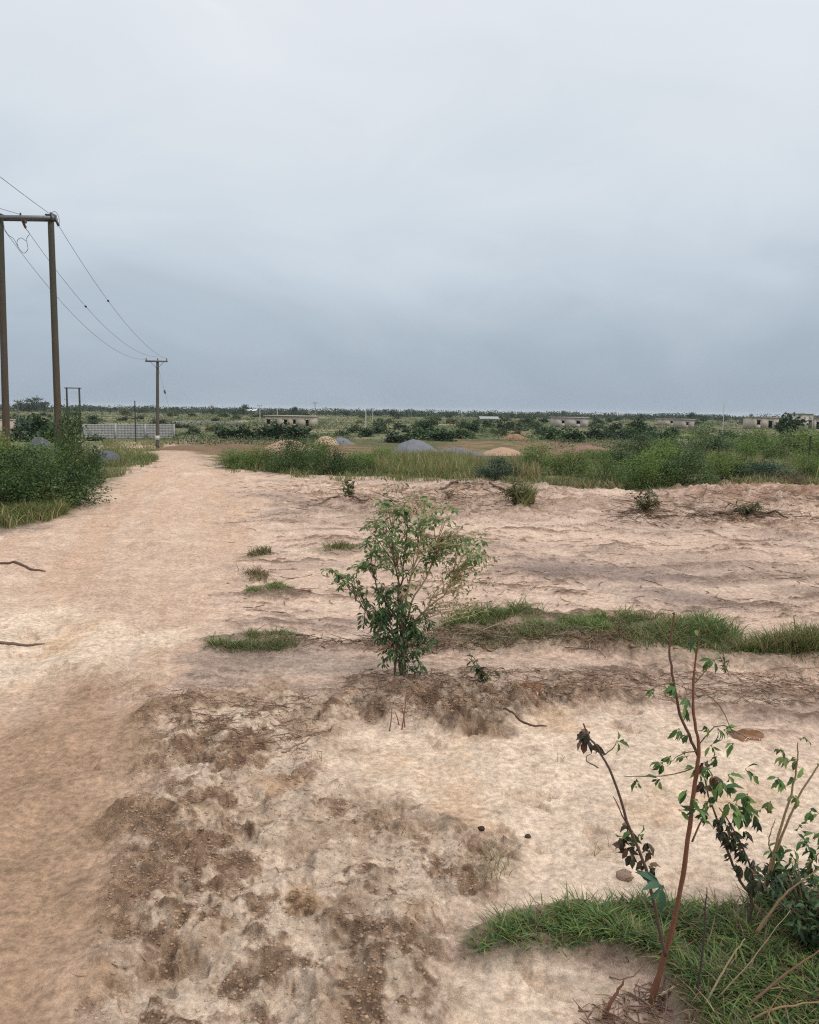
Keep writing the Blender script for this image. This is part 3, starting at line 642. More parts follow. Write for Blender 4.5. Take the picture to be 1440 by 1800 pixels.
# ------------------------------------------------------------------ shrubs
def shrub_data(seed, w_, h_, n_cl, n_lf, lsz, cols, dense=1.0, spread=.55, lw=.45, tilt=.6):
    """foliage and stem Accs of a shrub of unit placement at the origin: w_ width, h_ height"""
    r = np.random.default_rng(seed); Fo, St = Acc(), Acc(); R = w_ / 2
    cl = []
    while len(cl) < n_cl:
        q_ = r.uniform(-1, 1, 3); q_[2] = r.uniform(.08, 1)
        rr_ = math.hypot(q_[0], q_[1]); lim = (1 - (q_[2] * .95) ** 2.2) ** .5 * (.75 + .25 * r.random()) + .05
        if rr_ < lim: cl.append([q_[0] * R, q_[1] * R, q_[2] * h_ * r.uniform(.75, 1.05)])
    cl = np.array(cl)
    for k, cc in enumerate(cl):
        if k % max(1, n_cl // 16) == 0:
            base = np.array([r.normal(0, .06 * R), r.normal(0, .06 * R), -.05]); mid = base * .5 + cc * .5 + [0, 0, .1 * h_]
            tube(St, smooth_path([base, mid, cc * [1.02, 1.02, 1.05]], 7), [.014 * h_ + .004, .003 * h_ + .002], 4, (.13, .10, .07), False)
    nl = int(n_lf * dense); tone = r.uniform(0, 1, n_cl) ** 1.2; cs = R * spread * r.uniform(.26, .50, n_cl)
    k = r.integers(0, n_cl, nl); P = cl[k] + r.normal(0, 1, (nl, 3)) * cs[k][:, None] * [1, 1, .75]
    P[:, 2] = np.where(P[:, 2] < .02, np.abs(P[:, 2]) * .5 + .02, P[:, 2])
    D = P / np.array([R, R, h_]) + r.normal(0, .7, (nl, 3)); D[:, 2] = D[:, 2] * .6 - .05
    Nn = np.array([0, 0, 1.]) + r.normal(0, tilt, (nl, 3))
    ca_, cb_ = np.array(cols[0]), np.array(cols[1]); t = np.clip(tone[k] * 1.0 + r.uniform(-.08, .14, nl), 0, 1)[:, None]
    col = (ca_ * (1 - t) + cb_ * t) * r.uniform(.75, 1.25, (nl, 1))
    if len(cols) > 2: s = r.random(nl) < .06; col[s] = np.array(cols[2]) * r.uniform(.8, 1.2, (s.sum(), 1))
    leaves(Fo, P, D, Nn, lsz * r.uniform(.6, 1.3, nl), lsz * lw * r.uniform(.7, 1.3, nl), col)
    return Fo, St
def make_shrub(name, seed, w_, h_, n_cl, n_lf, lsz, cols, label, cat, group=None, **kw):
    Fo, St = shrub_data(seed, w_, h_, n_cl, n_lf, lsz, cols, **kw)
    o = empty(name, (0, 0, 0), label, cat, group)
    Fo.build('foliage', M_leaf, o); St.build('stem', M_stem, o); return o
CG = [(.050, .100, .027), (.175, .260, .060), (.22, .21, .07)]     # mid green
CD = [(.028, .060, .021), (.110, .180, .048), (.13, .15, .05)]      # dark
CB = [(.020, .050, .030), (.038, .080, .048), (.06, .10, .06)]      # blue dark
CY = [(.065, .12, .03), (.20, .27, .065), (.30, .26, .10)]            # bright
kinds = [CG, CD, CB, CY]
bases = {}
def place_shrub(px, py, wpx, toppx, kind, variant, label, group, Y=None, name='shrub'):
    p = gnd(px, py) if Y is None else at(px, py, Y); p[2] = float(HH(p[0], p[1])[0])
    w_ = wpx / F * p[1] * 1.12; h_ = (at(px, toppx, p[1])[2] - p[2])
    key = (kind, variant)
    if key not in bases:
        bases[key] = [make_shrub(name, 100 + kind * 10 + variant, 2.0, 1.2, 20, 6500, .070, kinds[kind], label, 'shrub', group), True]
        o = bases[key][0]
    else:
        o = copy_tree(bases[key][0])
    o.location = tuple(p); o.scale = (w_ / 2.0, w_ / 2.0, h_ / 1.1); o.rotation_euler = (0, 0, random.Random(px * 7 + py).uniform(0, 6.28))
    tag(o, label, 'shrub', group); return o
BG = 'shrubs in the band beyond the cleared soil'
for a in [
    (415, 823, 66, 794, 0, 0, 'low green shrub at the left end of the band, next to the track'),
    (452, 827, 58, 785, 3, 1, 'green shrub in front of the nearest sand heap, second along the band from the track'),
    (506, 830, 84, 776, 1, 0, 'dark rounded shrub in the band right below the nearest sand heap'),
    (578, 834, 70, 771, 1, 1, 'tall dark green shrub in the band in front of the far sand heap'),
    (628, 832, 60, 796, 0, 2, 'mid green shrub in the band just left of the yellow grass'),
    (672, 818, 60, 788, 3, 0, 'bright green shrub behind the yellow grass near the gravel heap'),
    (872, 843, 72, 806, 2, 0, 'low blue green shrub standing alone at the edge of the soil'),
    (945, 834, 62, 789, 0, 0, 'leafy green shrub right of the low blue green shrub'),
    (1000, 837, 72, 791, 3, 1, 'bright green shrub in front of the reddish earth strip'),
    (1065, 850, 72, 803, 0, 1, 'green shrub between the bright shrub and the broad dark one'),
    (1130, 860, 96, 800, 0, 2, 'broad green shrub with its foot on the pinkish sand'),
    (1205, 860, 104, 797, 1, 2, 'broad shrub above the pale broken branch'),
    (1270, 848, 84, 806, 3, 2, 'light green shrub among straw coloured grass in the band'),
    (1345, 851, 110, 812, 2, 1, 'wide blue green shrub behind the low soil mound'),
    (1415, 845, 60, 806, 0, 0, 'narrow green shrub in yellow grass near the right edge'),
    (1130, 800, 100, 768, 1, 0, 'dark spreading shrub right of the reddish earth strip'),
    (1055, 806, 60, 790, 3, 0, 'small bright shrub in front of the dark spreading one'),
    (1205, 808, 90, 770, 0, 1, 'tall green shrub at the back of the band under the far low wall'),
    (1255, 800, 90, 752, 1, 1, 'tallest dark shrub at the back of the band'),
    (1325, 806, 100, 758, 0, 2, 'tall rounded green shrub below the unfinished house with two windows'),
    (1400, 806, 110, 756, 3, 1, 'tall light green shrub below the house at the right edge'),
    (1480, 820, 120, 764, 0, 0, 'tall green shrub cut by the right edge of the view'),
    (1165, 832, 90, 786, 3, 2, 'bushy light green shrub in the middle of the band'),
    (1300, 828, 84, 786, 0, 1, 'mid green shrub half hidden in tall straw coloured grass'),
    (1090, 828, 70, 790, 1, 2, 'dark green shrub behind the front row of the band'),
    (540, 812, 50, 783, 0, 1, 'small green shrub between the two sand heaps'),
    (725, 812, 46, 796, 0, 2, 'small shrub at the foot of the largest gravel heap'),
]: place_shrub(*a, BG)
LG = 'shrubs left of the track'
for a in [
    (20, 900, 170, 799, 1, 0, 'wide green shrub at the left edge with its foot in the grass'),
    (95, 888, 130, 792, 1, 1, 'leafy green shrub in front of the right hand pole of the near pair'),
    (62, 850, 130, 790, 0, 0, 'light green shrub at the foot of the two near poles'),
    (136, 858, 78, 738, 1, 0, 'tallest dark shrub directly right of the near pole pair'),
    (158, 852, 56, 796, 1, 2, 'round green shrub at the edge of the track'),
    (-70, 880, 160, 775, 1, 1, 'dark shrub mostly outside the left edge'),
    (252, 812, 46, 798, 3, 1, 'low yellow green shrub closest to the far end of the track'),
    (-10, 850, 110, 778, 3, 2, 'light green shrub behind the wide one at the left edge'),
]: place_shrub(*a, LG)

# small uprooted or sparse plants on the soil
def sprig_plant(px, py, hpx, wpx, seed, cols, label, name='small_plant', nl=160, lsz=.05, stems=7, group=None, lw=.4):
    p = gnd(px, py); z = float(HH(p[0], p[1])[0]); r = np.random.default_rng(seed); h = hpx / F * p[1]; w_ = wpx / F * p[1] / 2
    o = empty(name, (p[0], p[1], z), label, 'plant', group); St, Fo = Acc(), Acc()
    for s in range(stems):
        a = r.uniform(0, 6.28); e = np.array([math.cos(a) * w_ * r.uniform(.3, 1), math.sin(a) * w_ * r.uniform(.3, 1), h * r.uniform(.5, 1)])
        pp = smooth_path([[0, 0, -.02], e * [.35, .35, .5], e], 8, .004 * h); tube(St, pp, [.008 * h + .002, .002], 4, (.17, .11, .07), False)
        n = max(1, nl // stems); t = r.uniform(.25, 1, n); P = np.stack([np.interp(t, np.linspace(0, 1, 8), pp[:, i]) for i in range(3)], 1)
        D = r.normal(0, 1, (n, 3)) * [1, 1, .6]; Nn = np.array([0, 0, 1.]) + r.normal(0, .6, (n, 3))
        cc = np.array(cols)[r.integers(0, len(cols), n)] * r.uniform(.75, 1.25, (n, 1)); leaves(Fo, P, D, Nn, lsz * r.uniform(.6, 1.3, n), lsz * lw, cc, LEAF8)
    St.build('stem', M_stem, o); Fo.build('foliage', M_leaf, o); return o
sprig_plant(850, 1205, 48, 56, 1, [(.03, .06, .025), (.05, .09, .035), (.12, .12, .05)], 'small dark leafy seedling on the sand right of the leafy bush', nl=60, lsz=.05, stems=6)
sprig_plant(615, 883, 38, 60, 2, [(.06, .10, .035), (.18, .16, .08)], 'sparse small shrub in the litter left of the leafy bush top', nl=90, lsz=.09, stems=9)
sprig_plant(912, 888, 42, 54, 3, [(.12, .13, .05), (.17, .15, .07), (.06, .09, .03)], 'olive tuft like plant in the litter right of the leafy bush top', nl=320, lsz=.12, stems=16, lw=.22)
sprig_plant(1133, 905, 40, 60, 4, [(.10, .12, .05), (.14, .10, .05)], 'low drying plant on the graded soil below the broad shrubs', nl=160, lsz=.12, stems=12, lw=.25)
sprig_plant(1310, 915, 22, 80, 5, [(.09, .11, .05), (.14, .12, .06)], 'flattened dull green plant over the long dark branch', nl=140, lsz=.11, stems=10, lw=.25)
sprig_plant(1275, 1190, 46, 30, 6, [(.10, .16, .06), (.16, .18, .08)], 'thin pale seedling in the litter right of the front sapling', nl=30, lsz=.035, stems=4)
sprig_plant(1085, 1140, 40, 40, 7, [(.16, .12, .07), (.10, .12, .05)], 'dry upright weed at the left of the rough grass hump', nl=20, lsz=.03, stems=6)
sprig_plant(1398, 1140, 60, 22, 8, [(.14, .17, .06), (.2, .18, .08)], 'thin leafless weed behind the grass ridge at the right', nl=12, lsz=.04, stems=4)
sprig_plant(790, 878, 26, 60, 9, [(.16, .11, .07), (.12, .10, .05)], 'dry brown brush beside the thick dark root stub', nl=60, lsz=.09, stems=14, lw=.2)
sprig_plant(1395, 880, 26, 90, 10, [(.20, .13, .09), (.13, .09, .06)], 'dead reddish brush on the low soil mound at the right', nl=60, lsz=.09, stems=18, lw=.2)
sprig_plant(700, 872, 22, 50, 12, [(.18, .12, .08), (.13, .11, .06)], 'dead brush behind the crown of the leafy bush', nl=50, lsz=.08, stems=12, lw=.2)
def stalks(pts, label, name='bare_stalk'):
    o = None; P0 = gnd(*pts[0][0]); A = Acc()
    for (a, b) in pts:
        p = gnd(*a); p[2] = float(HH(p[0], p[1])[0]) - .01; e = at(b[0], b[1], p[1] + .02); tube(A, smooth_path([p, (p + e) / 2 + [.004, 0, 0], e], 6), [.004, .0018], 5, (.20, .10, .07))
    return tag(A.build(name, M_stem, origin=P0), label, 'plant')
stalks([((712, 1277), (706, 1240)), ((706, 1280), (715, 1210)), ((702, 1276), (694, 1250))], 'clump of bare reddish stalks in front of the leafy bush')
stalks([((684, 1283), (689, 1243))], 'single bare stalk left of the stalk clump in front of the bush')

# ------------------------------------------------------------------ the leafy bush in the middle
def central_bush():
    r = np.random.default_rng(42); b = gnd(706, 1190); b[2] = float(HH(b[0], b[1])[0]); Y = b[1]
    o = empty('leafy_bush', b, 'waist high leafy bush with pale dry twigs standing alone on the sand', 'bush')
    St, Fo, Tw, Dk = Acc(), Acc(), Acc(), Acc()
    def T(px, py, dy): return at(px, py, Y + dy) - b
    # (px, py, rx, ry, branches, palette, leaf length, drop)
    g1 = [(.105, .18, .05), (.14, .225, .06), (.20, .25, .10), (.07, .13, .04)]
    g2 = [(.040, .085, .034), (.060, .115, .042), (.10, .165, .055)]
    g3 = [(.20, .19, .09), (.13, .17, .06), (.26, .20, .12)]
    groups = [(705, 925, 52, 50, 22, g1, .050, .2), (660, 960, 30, 40, 11, g1, .05, .3), (700, 880, 38, 28, 9, g3, .042, .0), (770, 890, 34, 24, 8, g1, .046, .0), (640, 1015, 26, 30, 7, g1, .05, .4),
              (592, 1010, 26, 18, 5, g1, .05, .5), (838, 956, 34, 14, 6, g1, .05, .5), (790, 930, 30, 30, 6, g3, .042, .2), (725, 975, 50, 30, 13, g1, .048, .2), (790, 1000, 52, 42, 8, g3, .032, .2), (845, 1000, 26, 30, 4, g3, .032, .2),
              (675, 1060, 44, 28, 13, g2, .058, .8), (700, 1095, 50, 30, 15, g2, .058, .9), (645, 1100, 30, 18, 7, g2, .055, 1.0), (738, 1110, 36, 26, 8, g2, .060, .9), (708, 1140, 36, 20, 7, g2, .055, .9), (715, 1168, 42, 12, 6, g2, .048, .8), (770, 1105, 26, 14, 2, g2, .045, .6), (815, 985, 36, 30, 8, g1, .044, .3), (770, 960, 40, 30, 7, g1, .044, .3)]
    mains = []
    for (px, py, dy) in [(655, 1000, -.05), (690, 930, .08), (715, 900, 0), (745, 905, -.1), (770, 950, .05), (640, 1060, .1), (730, 960, .15), (800, 1010, -.05), (700, 985, -.18), (760, 1050, .1), (620, 1040, -.1)]:
        e = T(px, py, dy); s0 = np.array([r.normal(0, .02), r.normal(0, .02), -.03]); pale = px > 722
        mid = s0 * .6 + e * .4 + np.array([-e[0] * .28, -e[1] * .2, .05]); pp = smooth_path([s0, mid, e * [.8, .8, .8], e], 16, .005); mains.append((pp, pale))
        tube(Tw if pale else St, pp, [.0095, .007, .0045, .0025], 6, np.array((.33, .26, .15) if pale else (.12, .09, .06)), False)
    def source(e, low):
        best = None
        for pp, pale in mains:
            for i in range(3 if low else 5, 15):
                if pp[i][2] > e[2] - (.0 if low else .05) and not low: break
                if low and pp[i][2] > e[2] + .22: break
                d = np.linalg.norm(pp[i] - e) + abs(r.normal(0, .06))
                if best is None or d < best[0]: best = (d, pp[i])
        return best[1] if best is not None else mains[0][0][3]
    for (px, py, rx, ry, nb, pal, ls, drop) in groups:
        lowb = pal is g2
        for k in range(int(nb * 1.55)):
            a = r.uniform(0, 6.28); q_ = math.sqrt(r.uniform(0, 1)); tx, ty = px + rx * 1.1 * q_ * math.cos(a), py + ry * 1.1 * q_ * math.sin(a)
            e = T(tx, ty, r.normal(0, .15) * (1190 - ty) / 250 + (-.04 if lowb else 0)); rt = source(e, lowb)
            mid = rt * .5 + e * .5 + np.array([r.normal(0, .015), r.normal(0, .015), .04])
            pp = smooth_path([rt, mid, e], 9, .003); pale = pal is g3 or (px > 760 and not lowb)
            tube(Tw if pale else St, pp, [.0030, .0018, .0010], 4, (np.array((.44, .35, .20)) if pale else np.array((.14, .11, .065))) * r.uniform(.8, 1.2), False)
            n = 10 if not pal is g3 else 7; t = r.uniform(.35, 1.0, n); t[:4] = 1; base = np.stack([np.interp(t, np.linspace(0, 1, 9), pp[:, i]) for i in range(3)], 1)
            D = r.normal(0, 1, (n, 3)); D[:, 2] = D[:, 2] * .5 - drop; D /= np.linalg.norm(D, axis=1)[:, None]; Nn = np.array([0, -.5, 1.]) + r.normal(0, .5, (n, 3))
            P = base + D * r.uniform(.006, .03, n)[:, None]
            for u in range(0, n): tube(Tw if pale else St, [base[u], P[u]], .0009, 3, (.25, .24, .12) if pale else (.12, .13, .07), False)
            cc = np.array(pal)[r.integers(0, len(pal), n)] * r.uniform(.7, 1.35, (n, 1))
            leaves(Dk if lowb else Fo, P, D, Nn, ls * .82 * r.uniform(.6, 1.2, n), ls * (.27 if lowb else .34) * r.uniform(.8, 1.2, n), cc, LEAF8)
    # leafless pale twigs fanning to the right
    for k in range(70):
        tx, ty = r.uniform(715, 868), r.uniform(925, 1075); e = at(tx, ty, Y + r.normal(0, .12)) - b; s_ = source(e, False)
        pp = smooth_path([s_, s_ * .5 + e * .5 + [r.normal(0, .02), 0, .01], e], 9, .006); tube(Tw, pp, [.0026, .0016, .0009], 4, np.array((.50, .39, .24)) * r.uniform(.75, 1.25), False)
        n = 9; t = r.uniform(.3, 1, n); P = np.stack([np.interp(t, np.linspace(0, 1, 9), pp[:, i]) for i in range(3)], 1); D = r.normal(0, 1, (n, 3)); D[:, 2] -= .6
        leaves(Fo, P, D, r.normal(0, 1, (n, 3)), .030, .011, np.array([(.42, .33, .17), (.26, .26, .10), (.55, .42, .28), (.18, .20, .08)])[r.integers(0, 4, n)], LEAF8)
    St.build('branches', M_stem, o, True); tw = Tw.build('dry_twigs', M_twig, o, True); tag(tw, 'pale straw coloured dry twigs')
    Fo.build('foliage', M_leaf, o); d = Dk.build('lower_foliage', M_leaf, o); tag(d, 'darker drooping leaves low on the stems')
central_bush()

# ------------------------------------------------------------------ front saplings
def P3(pts, Y0):
    return np.array([at(a, b_, Y0 + (d[0] if d else 0)) for (a, b_, *d) in pts])
gs = gnd(1142, 1765); YS = gs[1]
LFG = [(.075, .14, .04), (.115, .20, .05), (.045, .09, .03), (.16, .24, .065)]
LFD = [(.05, .045, .025), (.035, .03, .022), (.09, .065, .035)]; LFY = [(.16, .21, .06), (.20, .22, .07), (.10, .16, .05)]
def leafset(A, spots, Y0, r, pal, ls, b, per=4, stem=None, spread=(.5, .5), drop=.5, lw=.42):
    """compound leaves: at each (px, py, depth) a whorl of `per` leaflets"""
    for (px, py, dy) in spots:
        c_ = at(px, py, Y0 + dy) - b; ax = r.normal(0, 1, 3) * [1, .8, .3]; ax /= np.linalg.norm(ax)
        for k in range(per):
            D = ax * spread[0] + r.normal(0, .7, 3) * spread[1]; D[2] -= drop * r.uniform(.3, 1.4); D /= np.linalg.norm(D)
            P = (c_ + D * .006)[None]; cc = np.array(pal[r.integers(len(pal))]) * r.uniform(.75, 1.3); l_ = ls * r.uniform(.65, 1.2)
            leaves(A, P, D[None], (np.array([0, -.6, .9]) + r.normal(0, .5, 3))[None], l_, l_ * lw, cc, LEAF8)
            if stem is not None: tube(stem, [c_, P[0]], .0008, 3, (.10, .12, .05), False)
def front_sapling():
    r = np.random.default_rng(5); b = gs.copy(); b[2] = float(HH(b[0], b[1])[0]) - .005
    o = empty('sapling', b, 'slender reddish brown sapling with few leaves leaning right in the front grass', 'sapling')
    A = Acc(); main = smooth_path(P3([(1142, 1775), (1158, 1715), (1180, 1640), (1200, 1545), (1212, 1460), (1220, 1390), (1229, 1318), (1221, 1265), (1219, 1210), (1224, 1150), (1230, 1104)], YS) - b, 40, .0008, r)
    tube(A, main, np.interp(np.linspace(0, 1, 40), np.linspace(0, 1, 8), [.0092, .0076, .0066, .0057, .0047, .0036, .0026, .0018]) * (1 + .10 * r.normal(0, 1, 40).clip(-1, 2)), 9, (.175, .078, .045)); A.build('trunk', M_stem, o, True)
    A = Acc()  # side branches
    left = smooth_path(P3([(1170, 1680), (1160, 1635), (1148, 1580), (1130, 1510), (1104, 1450), (1085, 1385), (1058, 1328), (1036, 1296), (1026, 1272)], YS - .02) - b, 30, .001, r)
    tube(A, left, [.0055, .0045, .0035, .002], 6, (.10, .065, .05))
    left2 = smooth_path(P3([(1130, 1510), (1098, 1440), (1078, 1400)], YS) - b, 10, .001, r); tube(A, left2, [.003, .001], 5, (.12, .08, .06))
    up = smooth_path(P3([(1228, 1330), (1215, 1300), (1198, 1262), (1188, 1220), (1182, 1180), (1177, 1140), (1186, 1085), (1182, 1078)], YS + .02) - b, 24, .001, r)
    tube(A, up, [.0045, .0035, .002], 6, (.13, .075, .05))
    side = smooth_path(P3([(1217, 1480), (1232, 1445), (1250, 1412)], YS) - b, 8); tube(A, side, [.003, .0015], 5, (.17, .11, .06))
    for p_ in ([(1225, 1225), (1245, 1222), (1270, 1250), (1290, 1290)], [(1219, 1350), (1180, 1362), (1120, 1365), (1096, 1364)], [(1222, 1200), (1240, 1180), (1250, 1160)], [(1228, 1310), (1262, 1275), (1300, 1290), (1320, 1300)],
               [(1058, 1328), (1078, 1315), (1084, 1302)], [(1052, 1350), (1030, 1335), (1040, 1325)], [(1185, 1200), (1160, 1205), (1140, 1215)], [(1226, 1320), (1200, 1325), (1178, 1340)]):
        tube(A, smooth_path(P3(p_, YS + .01) - b, 8, .001, r), [.002, .0009], 4, (.15, .12, .06))
    S = A; A = Acc()
    sp_ = [(1246, 1166, .0), (1256, 1160, .02), (1228, 1122, 0), (1216, 1135, .01), (1205, 1225, 0), (1188, 1205, .0), (1176, 1200, .02), (1148, 1210, .01), (1203, 1240, .01), (1262, 1280, 0), (1243, 1278, -.01), (1272, 1283, .01), (1212, 1290, 0),
           (1194, 1280, .01), (1180, 1328, .01), (1165, 1340, 0), (1205, 1330, 0), (1230, 1360, -.02), (1208, 1388, .0), (1216, 1405, -.01), (1160, 1370, 0), (1245, 1350, .01), (1270, 1372, .0), (1280, 1362, .01), (1196, 1424, 0),
           (1240, 1430, .01), (1232, 1440, 0), (1222, 1350, .01), (1250, 1310, 0), (1120, 1372, .01), (1290, 1306, .02), (1240, 1408, .0), (1226, 1420, 0), (1260, 1330, .01)]
    leafset(A, sp_, YS, r, LFG, .031, b, 5, S, drop=.7, lw=.36); leafset(A, [(1310, 1352, .0), (1322, 1362, .0)], YS, r, LFG, .032, b, 3, S)
    leafset(A, [(1163, 1556, -.02)], YS - .02, r, [(.06, .13, .075), (.05, .11, .06)], .055, b, 7, S, drop=.1, lw=.36)
    leafset(A, [(1100, 1468, 0), (1112, 1460, 0), (1086, 1303, .01), (1122, 1468, 0)], YS, r, LFG, .03, b, 4, S)
    A.build('foliage', M_leaf, o); S.build('branches', M_stem, o, True)
    A = Acc()
    wd = [(1022, 1290, 0), (1030, 1298, 0), (1034, 1284, 0), (1018, 1282, 0), (1042, 1306, 0), (1104, 1488, 0), (1112, 1500, 0), (1120, 1488, 0), (1130, 1510, 0), (1098, 1480, 0), (1138, 1520, 0), (1145, 1500, 0), (1150, 1525, 0), (1108, 1450, 0), (1136, 1478, 0), (1090, 1470, 0),
          (1236, 1340, .01), (1242, 1352, .02), (1240, 1375, .01), (1250, 1362, .02), (1232, 1385, .0)]
    leafset(A, wd, YS, r, LFD + [(.16, .09, .055)], .032, b, 5, None, drop=.9, lw=.5); d = A.build('withered_foliage', M_leaf, o); tag(d, 'brown curled dead leaves')
front_sapling()
def right_saplings():
    r = np.random.default_rng(15)
    b = gnd(1300, 1665); b[2] = float(HH(b[0], b[1])[0]); Y = b[1]
    o = empty('sapling', b, 'dark thin sapling with a hanging clump of black withered leaves', 'sapling')
    A = Acc(); st = smooth_path(P3([(1300, 1668), (1322, 1590), (1300, 1545), (1272, 1478), (1256, 1430), (1244, 1392), (1234, 1350)], Y) - b, 26, .001, r)
    tube(A, st, [.006, .0045, .003, .0018], 6, (.085, .06, .045))
    tube(A, smooth_path(P3([(1330, 1570), (1318, 1520), (1290, 1460), (1264, 1420)], Y + .01) - b, 14, .001, r), [.004, .0015], 5, (.11, .08, .055)); TR = A
    A = Acc(); t = np.linspace(0, 1, 50); sp_ = [(1262 + 68 * u + r.normal(0, 8), 1425 + 135 * u + r.normal(0, 8), r.normal(0, .02)) for u in t] + [(1300 + r.normal(0, 12), 1440 + r.normal(0, 15), 0) for _ in range(4)]
    leafset(A, sp_, Y, r, [(.05, .055, .028), (.045, .038, .024), (.10, .075, .04), (.05, .08, .035)], .032, b, 5, None, drop=1.3, lw=.35)
    d = A.build('withered_foliage', M_leaf, o); tag(d, 'black shrivelled leaves hanging along the stem')
    S = TR; A = Acc(); leafset(A, [(1282, 1410, 0), (1300, 1400, .01), (1315, 1395, 0), (1290, 1425, 0), (1270, 1385, 0), (1325, 1430, 0), (1262, 1372, .0), (1310, 1420, 0), (1256, 1400, 0)], Y, r, LFG, .048, b, 5, S, drop=.5)
    A.build('foliage', M_leaf, o); S.build('trunk', M_stem, o, True)
    # yellow stemmed plant
    b = gnd(1345, 1610); b[2] = float(HH(b[0], b[1])[0]); Y = b[1]
    o = empty('sapling', b, 'yellow brown forked sapling with bright tip leaves beside the right edge', 'sapling'); A = Acc()
    for p_, r0 in (([(1330, 1625), (1348, 1545), (1360, 1500), (1378, 1440), (1394, 1385), (1402, 1340), (1403, 1305)], .0055), ([(1332, 1625), (1356, 1530), (1378, 1462), (1408, 1395), (1436, 1350), (1448, 1328)], .005), ([(1358, 1505), (1352, 1475), (1364, 1440)], .003), ([(1340, 1580), (1400, 1540), (1460, 1480)], .004), ([(1345, 1600), (1410, 1580), (1470, 1560)], .004)):
        tube(A, smooth_path(P3(p_, Y) - b, 20, .001, r), [r0, r0 * .7, r0 * .3], 6, (.30, .21, .11))
    S = A; A = Acc()
    leafset(A, [(1412, 1296, 0), (1380, 1330, 0), (1390, 1338, .0), (1374, 1318, .0), (1404, 1335, 0), (1350, 1420, 0), (1355, 1408, 0), (1400, 1398, 0), (1440, 1345, 0)], Y, r, LFY, .034, b, 5, S)
    leafset(A, [(1368, 1366, 0), (1372, 1372, 0), (1400, 1371, 0), (1425, 1425, 0), (1440, 1430, 0), (1405, 1450, .0)], Y, r, LFG, .034, b, 4, S)
    sp_ = [(r.uniform(1335, 1500), r.uniform(1470, 1600), r.normal(0, .06)) for _ in range(34)] + [(r.uniform(1370, 1400), r.uniform(1478, 1540), 0) for _ in range(10)] + [(r.uniform(1410, 1450), r.uniform(1455, 1510), 0) for _ in range(8)]
    leafset(A, sp_, Y, r, [(.07, .135, .042), (.05, .10, .035), (.12, .19, .055)], .035, b, 4, S, drop=.7, lw=.36)
    A.build('foliage', M_leaf, o); S.build('stem', M_stem, o, True)
right_saplings()
# leafy dark weed in the grass at the right edge
sprig_plant(1420, 1700, 150, 190, 31, [(.045, .095, .035), (.07, .13, .045), (.04, .065, .03)], 'dense dark leafy weed in the grass at the right edge', nl=700, lsz=.032, stems=40)
sprig_plant(1375, 1620, 70, 120, 32, [(.035, .075, .035), (.05, .10, .04), (.03, .05, .03)], 'low dark weed at the foot of the yellow brown sapling', nl=360, lsz=.030, stems=26)
# dead stems and straws in the grass
def dead(pts, Y0, rad, col, label, group=None, name='dead_stem'):
    P = np.array([at(a, b_, Y0 + (d[0] if d else 0)) for (a, b_, *d) in pts]); g0 = float(HH(P[0][0], P[0][1])[0])
    A = Acc(); tube(A, smooth_path(P, 16, .001), [rad, rad * .8, rad * .35], 6, col)
    return tag(A.build(name, M_twig, origin=P[0]), label, 'stem', group)
yb = gnd(1230, 1800)[1]
dead([(1205, 1835), (1225, 1740), (1238, 1640), (1243, 1560)], yb + .02, .0035, (.07, .05, .045), 'straight dark upright stalk right of the front sapling')
dead([(1218, 1810), (1250, 1745), (1285, 1685), (1310, 1650)], yb, .003, (.40, .31, .19), 'pale straw leaning right, left of two')
dead([(1222, 1812), (1262, 1755), (1320, 1690), (1390, 1600)], yb + .02, .0024, (.34, .25, .15), 'pale long straw leaning far right behind the other')
dead([(1255, 1830), (1330, 1755), (1400, 1700), (1470, 1650)], yb - .02, .0042, (.20, .12, .075), 'thick brown dead stem slanting up to the right edge')
dead([(1290, 1815), (1350, 1778), (1410, 1765), (1480, 1760)], yb - .06, .0036, (.26, .16, .09), 'low brown dead stem arching along the bottom right corner')
dead([(1330, 1640), (1365, 1590), (1395, 1560), (1450, 1520)], yb + .15, .004, (.24, .16, .09), 'brown dead stem behind the dark weed')
dead([(1148, 1758), (1170, 1745), (1195, 1730)], YS + .02, .006, (.50, .37, .24), 'short pale broken stalk at the foot of the front sapling')
dead([(1062, 1800), (1070, 1770), (1085, 1745), (1097, 1722)], YS - .06, .006, (.19, .09, .06), 'short reddish broken stump left of the front sapling')
dead([(1050, 1805), (1054, 1785), (1058, 1768)], YS - .07, .006, (.44, .32, .21), 'pale split stump left of the reddish stump')

# ------------------------------------------------------------------ power poles and wires
def gpt(px, Y):
    """foot of something standing at picture column px and distance Y"""
    d = FW + RT * ((px - 720) / F); x = px - 720
    lo, hi = 500., 1700.
    for _ in range(50):
        md = (lo + hi) / 2; p = at(px, md, Y)
        if p[2] > H0(p[0], Y): lo = md
        else: hi = md
    return at(px, (lo + hi) / 2, Y)
def pole_mesh(A, x, y, z0, z1, r0, r1, col, lean=0, n=12):
    k = 14; zs = np.linspace(z0, z1, k); P = np.column_stack([x + lean * (zs - z0), np.full(k, y), zs]); tube(A, P, [r0, r1], n, col)
def insulator(parent, p, h=.25, r_=.06, down=False, label=None):
    A = Acc(); s = -1 if down else 1
    for k in range(4):
        z = p[2] + s * (h * (k + .3) / 4); tube(A, [(p[0], p[1], z - .02), (p[0], p[1], z), (p[0], p[1], z + .025)], [r_ * .5, r_, r_ * .55], 8, (.1, .07, .05))
    tube(A, [p, (p[0], p[1], p[2] + s * h)], .014, 6, (.1, .08, .06)); return A.build('insulator', M_porcelain, parent)
WOOD = (.095, .070, .052); WOODG = (.066, .064, .050)
YN = 38.0
